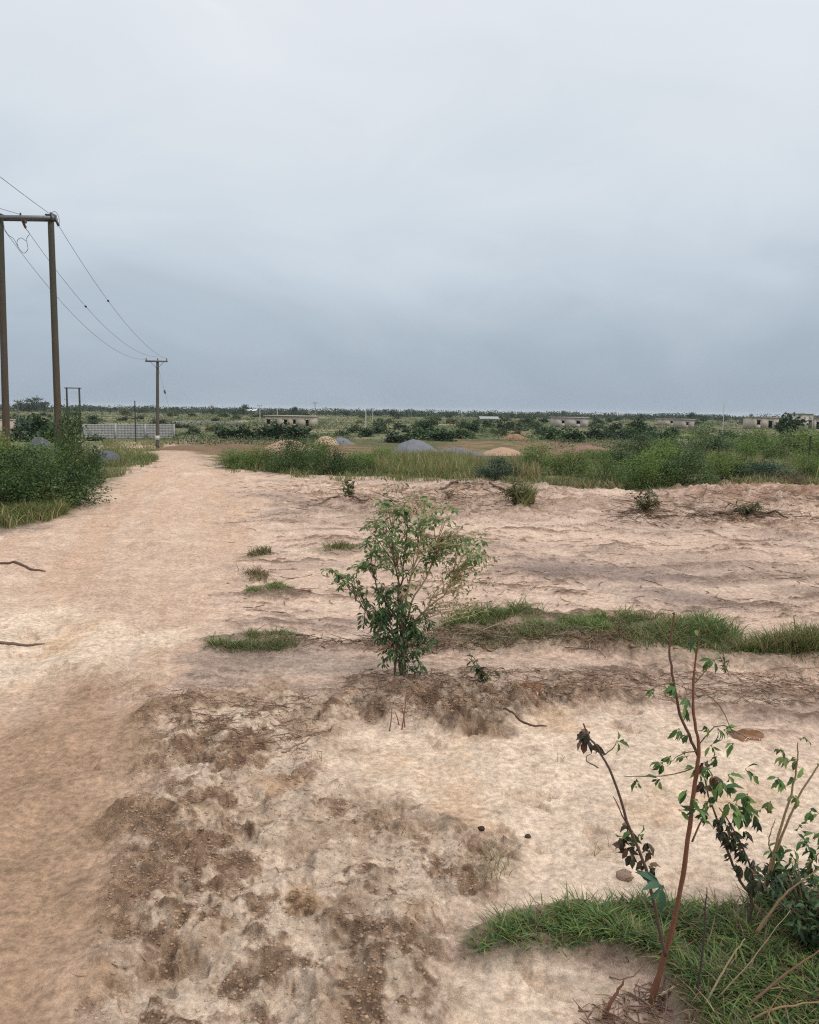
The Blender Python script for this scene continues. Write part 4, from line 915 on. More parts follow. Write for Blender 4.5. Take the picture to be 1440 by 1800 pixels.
pr = gpt(104, YN); ptop_r = at(89, 378, YN); pl = gpt(12, YN); ptop_l = at(0, 374, YN)
B = pr.copy()
hf = empty('h_frame_power_pole', B, 'tall wooden twin pole power structure with steel crossarm standing behind the left shrubs', 'power pole')
for (pb, ptp) in ((pr, ptop_r), (pl, ptop_l)):
    A = Acc(); k = 16; t = np.linspace(-.02, 1, k)[:, None]; P = (pb - B) * (1 - t) + (np.array([ptp[0], YN, ptop_r[2] - .02]) - B) * t
    cl = np.repeat(np.array([mix(np.array(WOOD), np.array(WOODG), float(np.clip(u * 1.4 - .2, 0, 1))) for u in t[:, 0]]), 12, axis=0)
    tube(A, P, [.165, .15, .135], 12, (.1, .1, .1)); A.c = [cl]; A.build('pole', M_pole, hf, True)
zt = ptop_r[2]; xL = at(-70, 378, YN)[0]; xR = ptop_r[0] + .22
A = Acc(); 
for dy in (-.19, .19):
    box(A, (xL + xR) / 2 - B[0], dy, zt - .16 - B[2], xR - xL, .07, .17, (.14, .15, .16))
A.build('crossarm', M_steel, hf)
A = Acc(); box(A, ptop_r[0] - B[0], 0, zt - .02 - B[2], .34, .42, .06, (.10, .10, .11)); box(A, ptop_r[0] + .14 - B[0], 0, zt - .1 - B[2], .07, .48, .3, (.10, .10, .11)); A.build('clamp', M_steel, hf)
A = Acc(); box(A, ptop_l[0] - B[0], 0, zt - .03 - B[2], .30, .42, .06, (.10, .10, .11)); A.build('clamp', M_steel, hf)
def strain(parent, p, q_, name='insulator'):
    A = Acc(); P = np.array([p, q_]); d = P[1] - P[0]
    for k in range(5):
        c_ = P[0] + d * (.18 + .16 * k); u = d / np.linalg.norm(d) * .02; tube(A, [c_ - u, c_, c_ + u], [.03, .065, .03], 8, (.08, .06, .05))
    tube(A, P, .014, 6, (.1, .08, .06)); return A.build(name, M_porcelain, parent)
Tt = gpt(277, 76.0); TY = 76.0; ttz = at(277, 634, TY)[2]
tarm = [at(258, 634, TY), at(277, 631, TY), at(294, 634, TY)]
# attachment points on the near frame: right pole, middle of the arm, left pole
attN = [np.array([ptop_r[0] + .20, YN, zt - .16]), np.array([at(38, 378, YN)[0], YN, zt - .2]), np.array([at(2, 378, YN)[0], YN, zt - .2])]
ends = [at(104, 398, YN + .5), at(46, 402, YN + .6), at(6, 402, YN + .6)]
for a_, e_ in zip(attN, ends): strain(hf, a_ - B, e_ - B)
insulator(hf, np.array([attN[1][0] - .05, YN, zt - .07]) - B, .16, .05)
insulator(hf, np.array([ptop_r[0], YN, zt + .0]) - B, .12, .05)
strain(hf, attN[1] - B + [.04, .1, 0], at(46, 392, YN) - B)
M_w = M_wire
def wire(a, b_, sag, label, group, rad=.011, markers=(), name='power_line', n=60):
    t = np.linspace(0, 1, n)[:, None]; P = a * (1 - t) + b_ * t; P[:, 2] -= sag * 4 * (t * (1 - t))[:, 0]
    A = Acc(); tube(A, P, rad, 5, (.16, .17, .18)); o = A.build(name, M_w, None, True, origin=P[0]); tag(o, label, 'power line', group)
    for u in markers:
        i = int(u * (n - 1)); A = Acc(); c_ = P[i] - P[0]; d = P[i + 1] - P[i]; d /= np.linalg.norm(d)
        tube(A, [c_ - d * .10, c_ - d * .09, c_ - d * .03, c_ + d * .03, c_ + d * .09, c_ + d * .10], [.02, .05, .062, .062, .05, .02], 8, (.05, .05, .06)); A.build('wire_joint', M_steel, o)
    return o
WG = 'wires from the near twin pole to the T shaped pole'
wire(ends[0], tarm[2] + [0, 0, .14], 1.05, 'upper right wire running from the near twin pole to the T shaped pole', WG, markers=(.30,))
wire(ends[1], tarm[1] + [0, 0, .2], 1.45, 'middle wire running from the near twin pole to the T shaped pole', WG, markers=(.30,))
wire(ends[2], tarm[0] + [0, 0, .14], 1.6, 'lowest wire running from the near twin pole to the T shaped pole', WG)
# wires coming over the camera's left shoulder from the previous span
PV = [np.array([-25.5, -4.0, 8.6]), np.array([-27.5, -4.0, 8.6]), np.array([-29.5, -4.0, 8.6])]
def pv(px, py, a, far=16.0):
    """previous support: continue the wire from a through the line of sight (px, py) at distance far, then on behind the camera"""
    q_ = at(px, py, far); return a + (q_ - a) * 2.2
wire(pv(-420, -90, attN[0]), attN[0] + [-.3, 0, .26], .6, 'wire slanting down from upper left to the top of the right near pole', 'wires reaching the near twin pole from the left', rad=.012)
wire(pv(-420, 155, attN[1]), attN[1] + [-.1, 0, .22], .6, 'wire slanting down from the left edge to the middle of the crossarm', 'wires reaching the near twin pole from the left', rad=.012)
# jumper loops hanging under the arm
def loop(pts, Y, label):
    P = np.array([at(a, b_, Y) for a, b_ in pts]); A = Acc(); tube(A, smooth_path(P - B, 30), .013, 5, (.1, .1, .1)); o = A.build('jumper_wire', M_w, hf, True)
loop([(36, 380), (42, 398), (52, 410), (47, 418), (48, 430), (49, 438), (42, 445), (33, 436), (30, 424), (37, 418), (46, 424)], YN + .4, None)
loop([(90, 374), (97, 372), (103, 380), (104, 392), (100, 398)], YN + .3, None)
loop([(5, 396), (14, 412), (24, 420), (33, 436)], YN + .5, None)

def t_pole():
    b = Tt; o = empty('t_pole', b, 'wooden T shaped power pole with three pins at the far end of the track', 'power pole')
    A = Acc(); zz = ttz - b[2]; tx = at(277, 634, TY)[0] - b[0]
    k = 12; t = np.linspace(0, 1, k); tube(A, np.column_stack([tx * t, 0 * t, zz * t - .1 * (1 - t)]), [.17, .125], 10, (.10, .09, .075)); A.build('pole', M_pole, o, True)
    A = Acc(); xa, xb = tarm[0][0] - b[0] - .08, tarm[2][0] - b[0] + .08; box(A, (xa + xb) / 2, -.15, zz - .06, xb - xa, .10, .14, (.13, .14, .15)); A.build('crossarm', M_steel, o)
    for q_ in tarm: insulator(o, np.array([q_[0] - b[0], -.15 if q_ is not tarm[1] else 0, zz - .0]), .24, .07)
    A = Acc()
    for s in (-1, 1): tube(A, [(tx, -.16, zz - .75), (tx + s * .62, -.16, zz - .12)], .02, 5, (.14, .15, .16))
    A.build('brace', M_steel, o)
    A = Acc(); e0, e1 = np.array([tx, 0, zz - .5]), gpt(318, TY + 1) - b; tube(A, [e0, e1], .010, 4, (.2, .2, .2)); s_ = A.build('stay_wire', M_w, o)
    c_ = e0 + (e1 - e0) * .3; u = (e1 - e0) / np.linalg.norm(e1 - e0); A = Acc(); tube(A, [c_ - u * .2, c_ - u * .12, c_ + u * .12, c_ + u * .2], [.03, .09, .09, .03], 8, (.08, .07, .07)); A.build('insulator', M_porcelain, s_)
    A = Acc(); tube(A, [(0.01, 0, .95), (0.01, 0, 1.35)], .20, 10, (.5, .5, .46)); A.build('marker_band', M_paint, o)
t_pole()
# far twin pole
def far_h():
    Y = 135.0; l_, r_ = gpt(120, Y), gpt(142, Y); zt_ = at(130, 681, Y)[2]; o = empty('h_frame_power_pole', l_, 'small distant wooden twin pole structure behind the left shrubs', 'power pole')
    for p in (l_, r_): A = Acc(); pole_mesh(A, p[0] - l_[0], 0, -.1, zt_ - l_[2], .17, .14, WOODG); A.build('pole', M_pole, o, True)
    A = Acc(); box(A, (r_[0] - l_[0]) / 2, 0, zt_ - l_[2] - .1, r_[0] - l_[0] + .6, .35, .16, (.11, .12, .13)); A.build('crossarm', M_steel, o)
far_h()
def post(px, Y, top, rad, col, label, name='utility_pole', cat='pole', arm=0.0, mat=M_pole, group=None):
    p = gpt(px, Y); z = at(px, top, Y)[2] - p[2]; A = Acc(); pole_mesh(A, 0, 0, -.1, z, rad, rad * .75, col, n=8); o = A.build(name, mat, None, True, origin=None); o.location = tuple(p)
    if arm:
        A = Acc(); box(A, 0, 0, z - .25, arm, .12, .14, (.14, .14, .14)); A.build('crossarm', M_steel, o)
        for s in (-.42, 0, .42): A = Acc(); tube(A, [(s * arm, 0, z - .2), (s * arm, 0, z + .05)], .07, 6, (.1, .08, .07)); A.build('insulator', M_porcelain, o)
    else:
        A = Acc(); tube(A, [(0, 0, z - .02), (0, 0, z + .05)], [rad * 1.0, rad * .4], 8, col); A.build('cap', mat, o)
    return tag(o, label, cat, group)
post(239, 98, 705, .085, (.05, .05, .05), 'thin dark bare post in front of the long grey block wall')
post(33, 150, 703, .14, (.12, .13, .12), 'thin far pole beside the big round tree on the horizon', arm=1.4)
post(457, 250, 712, .15, (.42, .42, .38), 'pale concrete pole rising at the left end of the long flat house', arm=1.5)
post(488, 270, 717, .14, (.42, .42, .38), 'pale concrete pole just behind the long flat house')
post(554, 250, 707, .13, (.22, .24, .22), 'grey pole at the right end of the long flat house', arm=1.4)
post(643, 190, 722, .13, (.48, .48, .42), 'pale pole above the far sand and gravel heaps')
post(655, 300, 717, .13, (.42, .42, .38), 'faint pale pole next to the taller pale one', arm=1.4)
post(843, 420, 723, .3, (.06, .07, .06), 'stubby dark pole on the horizon right of the leafy bush')
post(750, 420, 719, .12, (.2, .22, .22), 'hair thin pole on the horizon above the gravel heap', arm=1.4)
post(723, 520, 718, .14, (.2, .22, .22), 'hair thin pole on the horizon left of the gravel heap', arm=1.6)
post(1270, 170, 706, .09, (.50, .50, .44), 'tall thin pale mast above the shrub band at the right')
post(1262, 32, 786, .035, (.06, .05, .04), 'short dark fence post in the tall grass below the mast', 'fence_post', 'post')
post(1421, 30, 768, .045, (.06, .05, .04), 'tall dark fence post in the grass near the right edge', 'fence_post', 'post')
post(1160, 34, 792, .03, (.07, .055, .04), 'short dark fence post below the dark spreading shrub', 'fence_post', 'post')

# ------------------------------------------------------------------ walls and houses
def wall_run(name, p0, p1, h, th, label, col=(.31, .31, .295), pil=3.9, cop=True):
    o = empty(name, p0, label, 'wall'); d = p1 - p0; L_ = math.hypot(d[0], d[1]); a = math.atan2(d[1], d[0]); o.rotation_euler = (0, 0, a)
    A = Acc(); r = np.random.default_rng(int(abs(p0[0]) * 10)); n = max(1, int(L_ / .42)); rows = max(1, int(round(h / .21)))
    bw, bh = L_ / n, h / rows
    for j in range(rows):
        for i in range(n):
            cc = np.array(col) * r.uniform(.92, 1.06); box(A, (i + .5) * bw, 0, (j + .5) * bh - .0, bw - .003, th, bh - .003, cc)
    box(A, L_ / 2, 0, h / 2 - .15, L_, th - .008, h + .28, np.array(col) * .97)
    A.build('blockwork', M_block, o)
    k = max(2, int(L_ / pil) + 1)
    for i in range(k): A = Acc(); box(A, L_ * i / (k - 1), 0, h / 2 - .12, .25, th + .14, h + .34, np.array(col) * 1.08); A.build('pillar', M_block, o)
    return o
wl = wall_run('block_wall', gpt(148, 105.), gpt(306, 112.), 1.95, .16, 'long grey concrete block wall left of the T shaped pole')
wall_run('block_wall', gpt(310, 215.), gpt(425, 225.), .75, .2, 'low far grey wall just right of the T shaped pole', (.30, .30, .29), 5)
wall_run('block_wall', gpt(1192, 118.), gpt(1252, 125.), .7, .2, 'low pale wall behind the shrub band below the small grey block shell', (.46, .44, .37), 5)
def house(px0, px1, Y, h, depth, ops, label, col=(.44, .38, .31), roof=None, name='unfinished_house', side=(), parapet=None):
    """block shell with real openings; ops = (centre fraction, width m, sill m, head m)"""
    p0, p1 = gpt(px0, Y), gpt(px1, Y); W_ = p1[0] - p0[0]; zb = min(p0[2], p1[2]) - .1; o = empty(name, (p0[0], Y, zb), label, 'house'); th = .2
    def run(x0, x1, y, openings, axis):
        A = Acc(); cur = x0
        def bx(a, b_, z0, z1):
            if b_ - a < .01 or z1 - z0 < .01: return
            if axis == 'x': box(A, (a + b_) / 2, y, (z0 + z1) / 2, b_ - a, th, z1 - z0, col)
            else: box(A, y, (a + b_) / 2, (z0 + z1) / 2, th, b_ - a, z1 - z0, col)
        for (f_, ow, s_, hd) in sorted(openings):
            c_ = x0 + (x1 - x0) * f_; a, b_ = c_ - ow / 2, c_ + ow / 2; bx(cur, a, 0, h); bx(a, b_, 0, s_); bx(a, b_, hd, h); cur = b_
        bx(cur, x1, 0, h); return A
    run(0, W_, 0, ops, 'x').build('wall', M_block, o); run(0, W_, depth, ops[:1], 'x').build('wall', M_block, o)
    run(th / 2, depth - th / 2, th / 2, side, 'y').build('wall', M_block, o); run(th / 2, depth - th / 2, W_ - th / 2, side, 'y').build('wall', M_block, o)
    for (f_, ow, s_, hd) in ops:
        A = Acc(); box(A, W_ * f_, -.03, hd + .11, ow + .4, th + .08, .22, np.array(col) * .92); A.build('lintel', M_block, o)
    if roof == 'flat': A = Acc(); box(A, W_ / 2, depth / 2, h + .1, W_ + .8, depth + .8, .2, (.42, .38, .33)); A.build('roof', M_block, o)  # flat slab added over the shells to darken the inside of their openings
    if roof == 'sheet':
        A = Acc(); v = np.array([[-.5, -.6, h], [W_ + .5, -.6, h], [W_ + .5, depth / 2, h + 1.0], [-.5, depth / 2, h + 1.0], [-.5, depth + .6, h], [W_ + .5, depth + .6, h]]); v = np.vstack([v, v - [0, 0, .08]])
        A.add(v, [np.array([[0, 1, 2, 3], [3, 2, 5, 4], [7, 6, 9, 8], [8, 9, 10, 11], [0, 6, 7, 1], [4, 5, 11, 10]])], (.28, .30, .28) if px0 > 800 else (.74, .76, .76)); A.build('roof', M_paint, o)
    return o
house(466, 552, 205., 2.7, 8, [(.07, 1.0, .7, 1.9), (.19, 1.2, .7, 1.9), (.42, .8, .6, 1.9), (.60, .7, .8, 1.9), (.86, .8, .3, 1.9)], 'long flat unfinished house with a row of dark openings', (.46, .40, .33), 'flat')
house(975, 1034, 255., 3.1, 8, [(.25, .9, 1.3, 2.2), (.7, 1.2, 1.2, 2.2)], 'pale plain walled block shell with an added flat roof under the misty far tree', (.44, .39, .35), 'flat')
house(1196, 1220, 262., 3.0, 6, [(.5, .8, 1.2, 2.2)], 'small grey block shell left of the mast', (.42, .37, .33), 'flat')
house(1323, 1368, 270., 4.0, 8, [(.22, 1.2, 1.6, 3.2), (.68, 1.3, .3, 2.9)], 'unfinished house with two ragged openings left of the large dark tree', (.48, .41, .34), 'flat')
house(1405, 1428, 255., 5.3, 9, [(.80, 1.1, .6, 3.4)], 'tall end block of an unfinished house right of the large dark tree', (.50, .45, .39), 'flat')
house(1429, 1500, 257., 4.0, 9, [(.12, 1.2, .6, 2.9), (.6, 1.3, 1.0, 2.6)], 'lower wing of an unfinished house at the right edge', (.50, .45, .39), 'flat')
house(432, 449, 600., 3.0, 9, [(.5, 2, 0, 2)], 'tiny far shed with a white sheet roof', (.2, .2, .18), 'sheet', 'shed')
house(846, 876, 330., 1.7, 12, [(.5, 2, 0, 1.5)], 'low pale roofed shed near the horizon right of the leafy bush', (.25, .26, .22), 'sheet', 'shed')
house(1165, 1196, 330., 2.6, 8, [(.5, 1.0, 1.0, 2.0)], 'far beige block shell above the dark spreading shrub', (.48, .41, .33), 'flat')
def gate_pillar(px, Y, top, w_, label):
    p = gpt(px, Y); z = at(px, top, Y)[2] - p[2]; A = Acc(); box(A, 0, 0, z / 2 - .1, w_, w_, z + .1, (.43, .36, .29)); o = A.build('gate_pillar', M_block); o.location = tuple(p)
    A = Acc(); box(A, 0, 0, z + .04, w_ + .14, w_ + .14, .1, (.46, .40, .33)); A.build('coping', M_block, o); tag(o, label, 'pillar', 'beige block pillars behind the near twin pole')
gate_pillar(22, 96., 738, .62, 'beige block pillar seen just right of the outer near pole')
gate_pillar(0, 96., 738, .62, 'beige block pillar cut by the left edge of the view')

# ------------------------------------------------------------------ heaps of sand, gravel and earth
def heap(px, py, wpx, top, col, label, name, cat, seed, depth=.8, col2=None, skew=0.0):
    p = gnd(px, py); W_ = wpx / F * p[1]; h = at(px, top, p[1] + W_ * .2)[2] - p[2]; n = 46; r = np.random.default_rng(seed)
    u = np.linspace(-1.15, 1.15, n); X, Y = np.meshgrid(u, u, indexing='ij'); nz = fbm(X + seed * 3.1, Y, 2.3, 5, seed, .6); rr_ = np.sqrt((X - skew * (1 - np.hypot(X, Y)).clip(0)) ** 2 + Y ** 2) * (1 + .42 * nz)
    Z = np.clip(1 - rr_, -.1, 1); Z = np.where(Z > 0, Z * (1 - .47 * Z), Z) + .035 * fbm(X, Y, 7, 3, seed + 2) * (Z > 0) + .10 * nz * (Z > 0)
    V = np.stack([X * W_ / 2, Y * W_ / 2 * depth, Z / max(.5, Z.max()) * h], -1).reshape(-1, 3); c_ = np.tile(np.array(col), (n * n, 1)) * (1 + .15 * fbm(X, Y, 5, 3, seed + 4)).reshape(-1, 1)
    if col2 is not None: c_ = mix(c_, np.array(col2), .8 * sst(-.1, .3, fbm(X, Y, 2.2, 3, seed + 9)).ravel())
    i = np.arange(n - 1)[:, None]; j = np.arange(n - 1)[None]; A = Acc(); A.add(V, [np.stack([i * n + j, (i + 1) * n + j, (i + 1) * n + j + 1, i * n + j + 1], -1).reshape(-1, 4)], c_)
    o = A.build(name, M_heap, smooth=True); o.location = tuple(p); return tag(o, label, cat)
GR1, SA1 = (.175, .175, .19), (.40, .27, .185)
heap(728, 800, 92, 771, GR1, 'largest grey gravel heap in the middle distance', 'gravel_heap', 'gravel heap', 1, 1.1)
heap(800, 801, 110, 785, (.17, .15, .16), 'low spread of grey gravel right of the largest gravel heap', 'gravel_heap', 'gravel heap', 2, .8)
heap(598, 781, 50, 768, GR1, 'small grey gravel heap beside the far sand heap', 'gravel_heap', 'gravel heap', 3)
heap(576, 781, 50, 766, (.46, .32, .22), 'sand heap touching the small grey gravel heap', 'sand_heap', 'sand heap', 4, .8, skew=-.2)
heap(507, 791, 86, 772, (.38, .27, .19), 'pale sand heap behind the left end of the shrub band', 'sand_heap', 'sand heap', 5, .9, (.36, .20, .15))
heap(884, 801, 80, 785, SA1, 'pinkish sand heap on the reddish ground right of the leafy bush', 'sand_heap', 'sand heap', 6, .8, (.40, .25, .17))
heap(70, 800, 66, 767, (.10, .10, .125), 'dark grey gravel heap behind the left shrubs between the near poles', 'gravel_heap', 'gravel heap', 7, .9)
heap(190, 815, 56, 790, (.115, .12, .14), 'small dark gravel heap at the edge of the track by the shrubs', 'gravel_heap', 'gravel heap', 8, .9)
heap(905, 772, 44, 762, (.30, .17, .105), 'orange earth heap near the far dark shrubs', 'earth_heap', 'earth heap', 9, .8)
heap(1030, 795, 110, 782, (.25, .15, .12), 'low reddish earth heap behind the bright green shrub', 'earth_heap', 'earth heap', 10, .5)
heap(330, 792, 120, 781, (.19, .125, .08), 'low bank of red brown earth behind the T shaped pole foot', 'earth_heap', 'earth heap', 11, .5)
heap(420, 790, 120, 779, (.18, .12, .08), 'low bank of red brown earth right of the track end', 'earth_heap', 'earth heap', 12, .5)

# ------------------------------------------------------------------ shrubs and trees of the far plain
def far_variant(seed, cols, n_lf=520):
    Fo, St = shrub_data(seed, 2.0, 1.2, 14, n_lf, .30, cols, spread=.6, lw=.6, tilt=.8); return Fo
FV = []
FC = [[(.035, .070, .024), (.080, .130, .040)], [(.020, .045, .018), (.045, .082, .030)], [(.055, .085, .035), (.10, .13, .05)], [(.10, .115, .05), (.17, .165, .08)], [(.028, .050, .026), (.055, .085, .04)], [(.040, .075, .030), (.085, .12, .045)]]
def far_shrub(x, y, w_, h_, kind, label, group, cat='shrub', name='far_shrub'):
    while len(FV) < 6: FV.append(far_variant(300 + len(FV), FC[len(FV)]).mesh('far_shrub_foliage')); FV[-1].materials.append(M_leaf)
    o = bpy.data.objects.new(name, FV[kind]); COL.objects.link(o); o.location = (x, y, float(H0(x, y)) - .05); o.scale = (w_ / 2, w_ / 2, h_ / 1.2)
    o.rotation_euler = (0, 0, random.Random(int(x * 31 + y)).uniform(0, 6.28)); return tag(o, label, cat, group)
def fs_px(px, by, wpx, top, kind, label, group=None, cat='shrub', name='far_shrub'):
    p = gnd(px, by); return far_shrub(p[0], p[1], wpx / F * p[1] * 1.15, (at(px, top, p[1])[2] - p[2]) * 1.05, kind, label, group, cat, name)
FH = 'dark shrubs in front of the long flat house'
for a in [(395, 771, 36, 753, 1, 'dark shrub at the left end of the row before the long flat house'), (422, 772, 40, 750, 1, 'dark shrub second from the left before the long flat house'),
          (452, 772, 44, 747, 4, 'dark shrub below the left corner of the long flat house'), (485, 773, 44, 746, 1, 'broad dark shrub before the middle of the long flat house'),
          (520, 773, 46, 748, 1, 'dark shrub below the right half of the long flat house'), (543, 772, 26, 757, 4, 'small dark shrub at the right end of the row before the long flat house')]: fs_px(*a, FH)
for a in [(70, 775, 60, 735, 1, 'wide dark far shrub seen between the near poles'), (40, 776, 46, 738, 4, 'dark far shrub just right of the beige pillar'), (92, 778, 40, 742, 0, 'green far shrub left of the right near pole'),
          (245, 767, 14, 753, 1, 'small dark shrub against the long grey block wall'), (300, 770, 20, 757, 2, 'pale green shrub at the right end of the long grey block wall'), (320, 752, 34, 742, 4, 'low dark shrub right of the long grey block wall'),
          (165, 775, 24, 764, 2, 'pale shrub at the left end of the long grey block wall'),
          (665, 762, 26, 750, 1, 'small dark shrub right of the pale pole'), (705, 778, 40, 754, 4, 'dark far shrub behind the largest gravel heap'), (745, 772, 50, 751, 0, 'green far shrub behind the right slope of the largest gravel heap'),
          (775, 775, 40, 757, 1, 'dark far shrub right of the largest gravel heap'), (800, 770, 60, 752, 0, 'wide green far shrub between gravel and orange earth'), (895, 757, 38, 736, 4, 'rounded dark tree like shrub right of the low pale roofed shed'),
          (980, 773, 46, 750, 0, 'green far shrub before the pale plain walled block shell'), (1008, 777, 34, 757, 1, 'dark far shrub below the pale plain walled block shell'), (1045, 772, 40, 754, 1, 'dark far shrub right of the pale plain walled block shell'),
          (1080, 772, 36, 754, 4, 'grey green far shrub left of the round crowned one'), (1122, 768, 32, 738, 1, 'dark round crowned far shrub taller than those around it'), (1165, 775, 40, 755, 0, 'green far shrub right of the round crowned one'),
          (1388, 762, 40, 731, 1, 'large dark tree like shrub between the two unfinished houses')]: fs_px(*a)
r = np.random.default_rng(90); n = 0; FP = 'scattered shrubs over the far plain'
while n < 235:
    px = r.uniform(-160, 1600); hz = 722 + .0145 * (px - 720); py = hz + 7 + 42 * r.random() ** 1.5
    if 140 < px < 310 and py > 752 - 4: continue
    p = gnd(px, py)
    if p[1] < 92: continue
    if fbm(np.array([p[0]]), np.array([p[1] * .5]), .02, 2, 99)[0] + r.uniform(-.35, .5) < 0: continue
    if px > 540 and px < 960 and p[1] < 130 and r.random() < .7: continue
    if any(abs(px - q_) < w_ and py > b_ for q_, w_, b_ in ((508, 44, 740), (1004, 32, 741), (1208, 14, 742), (1346, 24, 744), (1430, 30, 744))): continue
    w_ = r.uniform(1.4, 3.2) * (p[1] / 110) ** .45; h_ = w_ * r.uniform(.38, .68); k = int(r.choice([0, 1, 1, 2, 3, 4, 5, 4]))
    far_shrub(p[0], p[1], w_, h_, k, ['mid green', 'dark green', 'pale green', 'yellow olive', 'grey green', 'fresh green'][k] + ' shrub, one of the many dotted over the far plain', FP + ', ' + ['mid green', 'dark green', 'pale green', 'yellow olive', 'grey green', 'fresh green'][k]); n += 1

# rough scrub that covers the plain between them
r = np.random.default_rng(91); A = Acc()
px = r.uniform(-300, 1740, 26000); dd_ = 90 * (620 / 90) ** (r.uniform(0, 1, 26000) ** .9); X = (px - 720) / F * dd_; Y = dd_
k = fbm(X * .8, Y * .5, .05, 3, 72) + r.uniform(-.25, .25, len(X)); s = k > -.02; s &= ~((X > -44) & (X < -29) & (Y < 106)); X, Y = X[s], Y[s]; n = len(X)
reps = 7; X = np.repeat(X, reps) + r.normal(0, .6, n * reps); Y = np.repeat(Y, reps) + r.normal(0, .6, n * reps); Z = H0(X, Y) + np.abs(r.normal(0, .35, n * reps))
cc = np.repeat(np.array([(.045, .080, .028), (.070, .110, .038), (.12, .14, .055), (.20, .18, .095), (.030, .058, .022)])[r.integers(0, 5, n)], reps, axis=0) * r.uniform(.8, 1.2, (n * reps, 1))
D = r.normal(0, 1, (n * reps, 3)); D[:, 2] = np.abs(D[:, 2]) * .6; leaves(A, np.stack([X, Y, Z], 1), D, r.normal(0, .7, (n * reps, 3)) + [0, 0, 1], .30 * (Y / 150) ** .5, .20 * (Y / 150) ** .5, cc)
tag(A.build('scrub_cover', M_leaf), 'low scrub and dry weeds covering the far plain', 'scrub', None, 'stuff')

def tree_mesh(seed, w_, h_, lf, cols, n=900, ncl=16):
    r = np.random.default_rng(seed); A, T = Acc(), Acc(); cl = []
    tube(T, smooth_path([[0, 0, -.2], [r.normal(0, .1), 0, h_ * .3], [r.normal(0, .2), 0, h_ * .6]], 6), [.035 * h_, .015 * h_], 6, (.10, .08, .06))
    for k in range(ncl):
        a = r.uniform(0, 6.28); z = r.uniform(.22, 1); q_ = math.sqrt(max(.02, 1 - ((z - .55) / .5) ** 2)) * r.uniform(.2, .85); c_ = np.array([math.cos(a) * q_ * w_ / 2, math.sin(a) * q_ * w_ / 2, z * h_ * .92]); cl.append(c_)
        if k < 7: tube(T, smooth_path([[0, 0, h_ * .25], c_ * .5 + [0, 0, h_ * .12], c_], 5), [.015 * h_, .005 * h_], 4, (.10, .08, .06), False)
    cl = np.array(cl); k = r.integers(0, ncl, n); P = cl[k] + r.normal(0, 1, (n, 3)) * [w_ * .11, w_ * .11, h_ * .075]; t = np.clip(r.uniform(0, 1, ncl)[k] * .7 + r.uniform(0, .4, n), 0, 1)[:, None]
    cc = (np.array(cols[0]) * (1 - t) + np.array(cols[1]) * t) * r.uniform(.8, 1.2, (n, 1)); leaves(A, P, r.normal(0, 1, (n, 3)), r.normal(0, .8, (n, 3)) + [0, 0, 1], lf, lf * .7, cc)
    return A, T
def tree(px, Y, wpx, top, seed, label, cols=((.022, .042, .022), (.042, .07, .034)), group=None, lf=None):
    p = gpt(px, Y); w_ = wpx / F * Y * 1.1; h_ = at(px, top, Y)[2] - p[2]; A, T = tree_mesh(seed, w_, h_, lf or max(.12, w_ * .075), cols); o = empty('tree', p, label, 'tree', group)
    A.build('crown', M_leaf, o); T.build('trunk', M_stem, o, True)
tree(60, 560., 34, 699, 1, 'big round topped tree on the horizon left of the right near pole')
tree(42, 580., 30, 706, 2, 'lower tree touching the left of the big round topped tree')
tree(78, 580., 26, 707, 3, 'lower tree touching the right of the big round topped tree')
tree(373, 470., 10, 712, 4, 'small dark round tree on the horizon above the far low wall')
tree(429, 520., 20, 711, 5, 'tree on the horizon directly above the tiny white roofed shed')
tree(519, 540., 15, 715, 6, 'tree on the horizon above the long flat house')
tree(608, 560., 16, 719, 7, 'tree on the horizon left of the faint pale pole')
tree(692, 560., 20, 720, 8, 'broad tree on the horizon above the largest gravel heap')
tree(787, 560., 14, 727, 9, 'low tree on the horizon above the leafy bush')
tree(863, 520., 12, 724, 10, 'small tree on the horizon above the low pale roofed shed')
tree(900, 540., 8, 726, 11, 'smallest lone tree on the horizon right of the low pale roofed shed')
tree(991, 900., 16, 722, 12, 'flat topped misty tree above the pale plain walled block shell', ((.12, .15, .15), (.16, .19, .19)))  # distance haze is put into these pale crown colours
tree(1126, 540., 9, 727, 13, 'small pointed tree on the horizon above the round crowned far shrub')
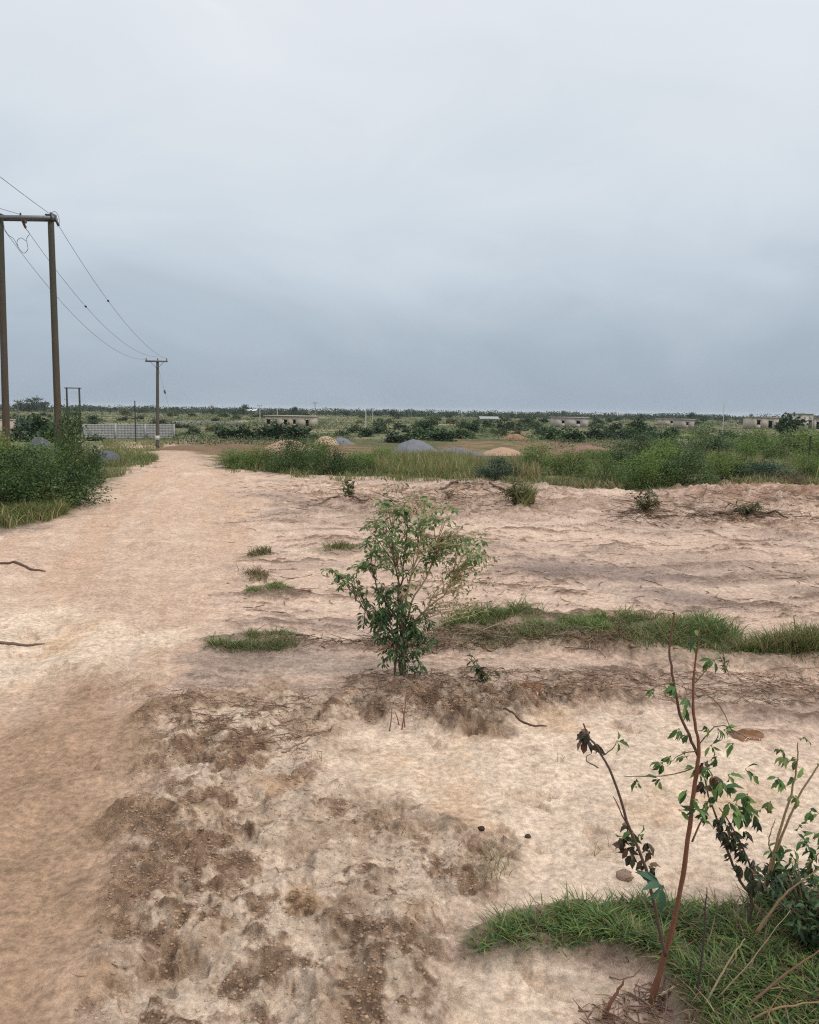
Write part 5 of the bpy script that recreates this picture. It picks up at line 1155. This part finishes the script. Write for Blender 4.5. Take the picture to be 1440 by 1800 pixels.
tree(1216, 480., 16, 725, 14, 'tree on the horizon above the small grey block shell')
tree(1237, 480., 12, 729, 15, 'lower tree on the horizon just left of the mast')
tree(1318, 500., 10, 727, 16, 'small tree on the horizon left of the house with two ragged openings')
tree(1350, 480., 18, 727, 17, 'tree rising behind the house with two ragged openings')
tree(1408, 420., 14, 726, 18, 'tree behind the tall end block of the unfinished house')
tree(1500, 420., 40, 726, 19, 'wide tree outside the right edge')
# the continuous belt of woods along the horizon
r = np.random.default_rng(95); A = Acc(); n = 1500
d_ = r.uniform(560, 900, n); ph = r.uniform(-.85, .85, n); X = d_ * ph; Y = d_; hs = r.uniform(2.2, 5.2, n) * (1 + .35 * fbm(X, Y, .012, 3, 96)) * (Y / 700); ws = r.uniform(6, 16, n)
reps = 44; k = np.repeat(np.arange(n), reps); P = np.stack([X[k] + r.normal(0, .3, n * reps) * ws[k], Y[k] + r.normal(0, .3, n * reps) * ws[k], H0(X[k], Y[k]) + hs[k] * r.uniform(0, 1, n * reps) ** .8], 1)
cc = np.repeat(np.array([(.022, .042, .022), (.030, .055, .028), (.040, .065, .034)])[r.integers(0, 3, n)], reps, axis=0) * r.uniform(.8, 1.25, (n * reps, 1))
leaves(A, P, r.normal(0, 1, (n * reps, 3)), r.normal(0, .8, (n * reps, 3)) + [0, 0, .6], 1.25, 1.0, cc)
tag(A.build('distant_woods', M_leaf), 'dark continuous belt of woodland along the horizon', 'woods', None, 'stuff')

# ------------------------------------------------------------------ haze
hz = bpy.data.materials.new('air'); hz.use_nodes = True; t = hz.node_tree; t.nodes.clear(); o_ = t.nodes.new('ShaderNodeOutputMaterial'); v = t.nodes.new('ShaderNodeVolumePrincipled')
v.inputs['Color'].default_value = (.80, .88, .96, 1); v.inputs['Density'].default_value = .00009; v.inputs['Anisotropy'].default_value = .2; t.links.new(v.outputs[0], o_.inputs['Volume'])
A = Acc(); box(A, 0, 500, 5.0, 9500, 9500, 19.0); o = A.build('haze', hz); tag(o, 'thin pale haze lying over the plain', None, None, 'stuff')
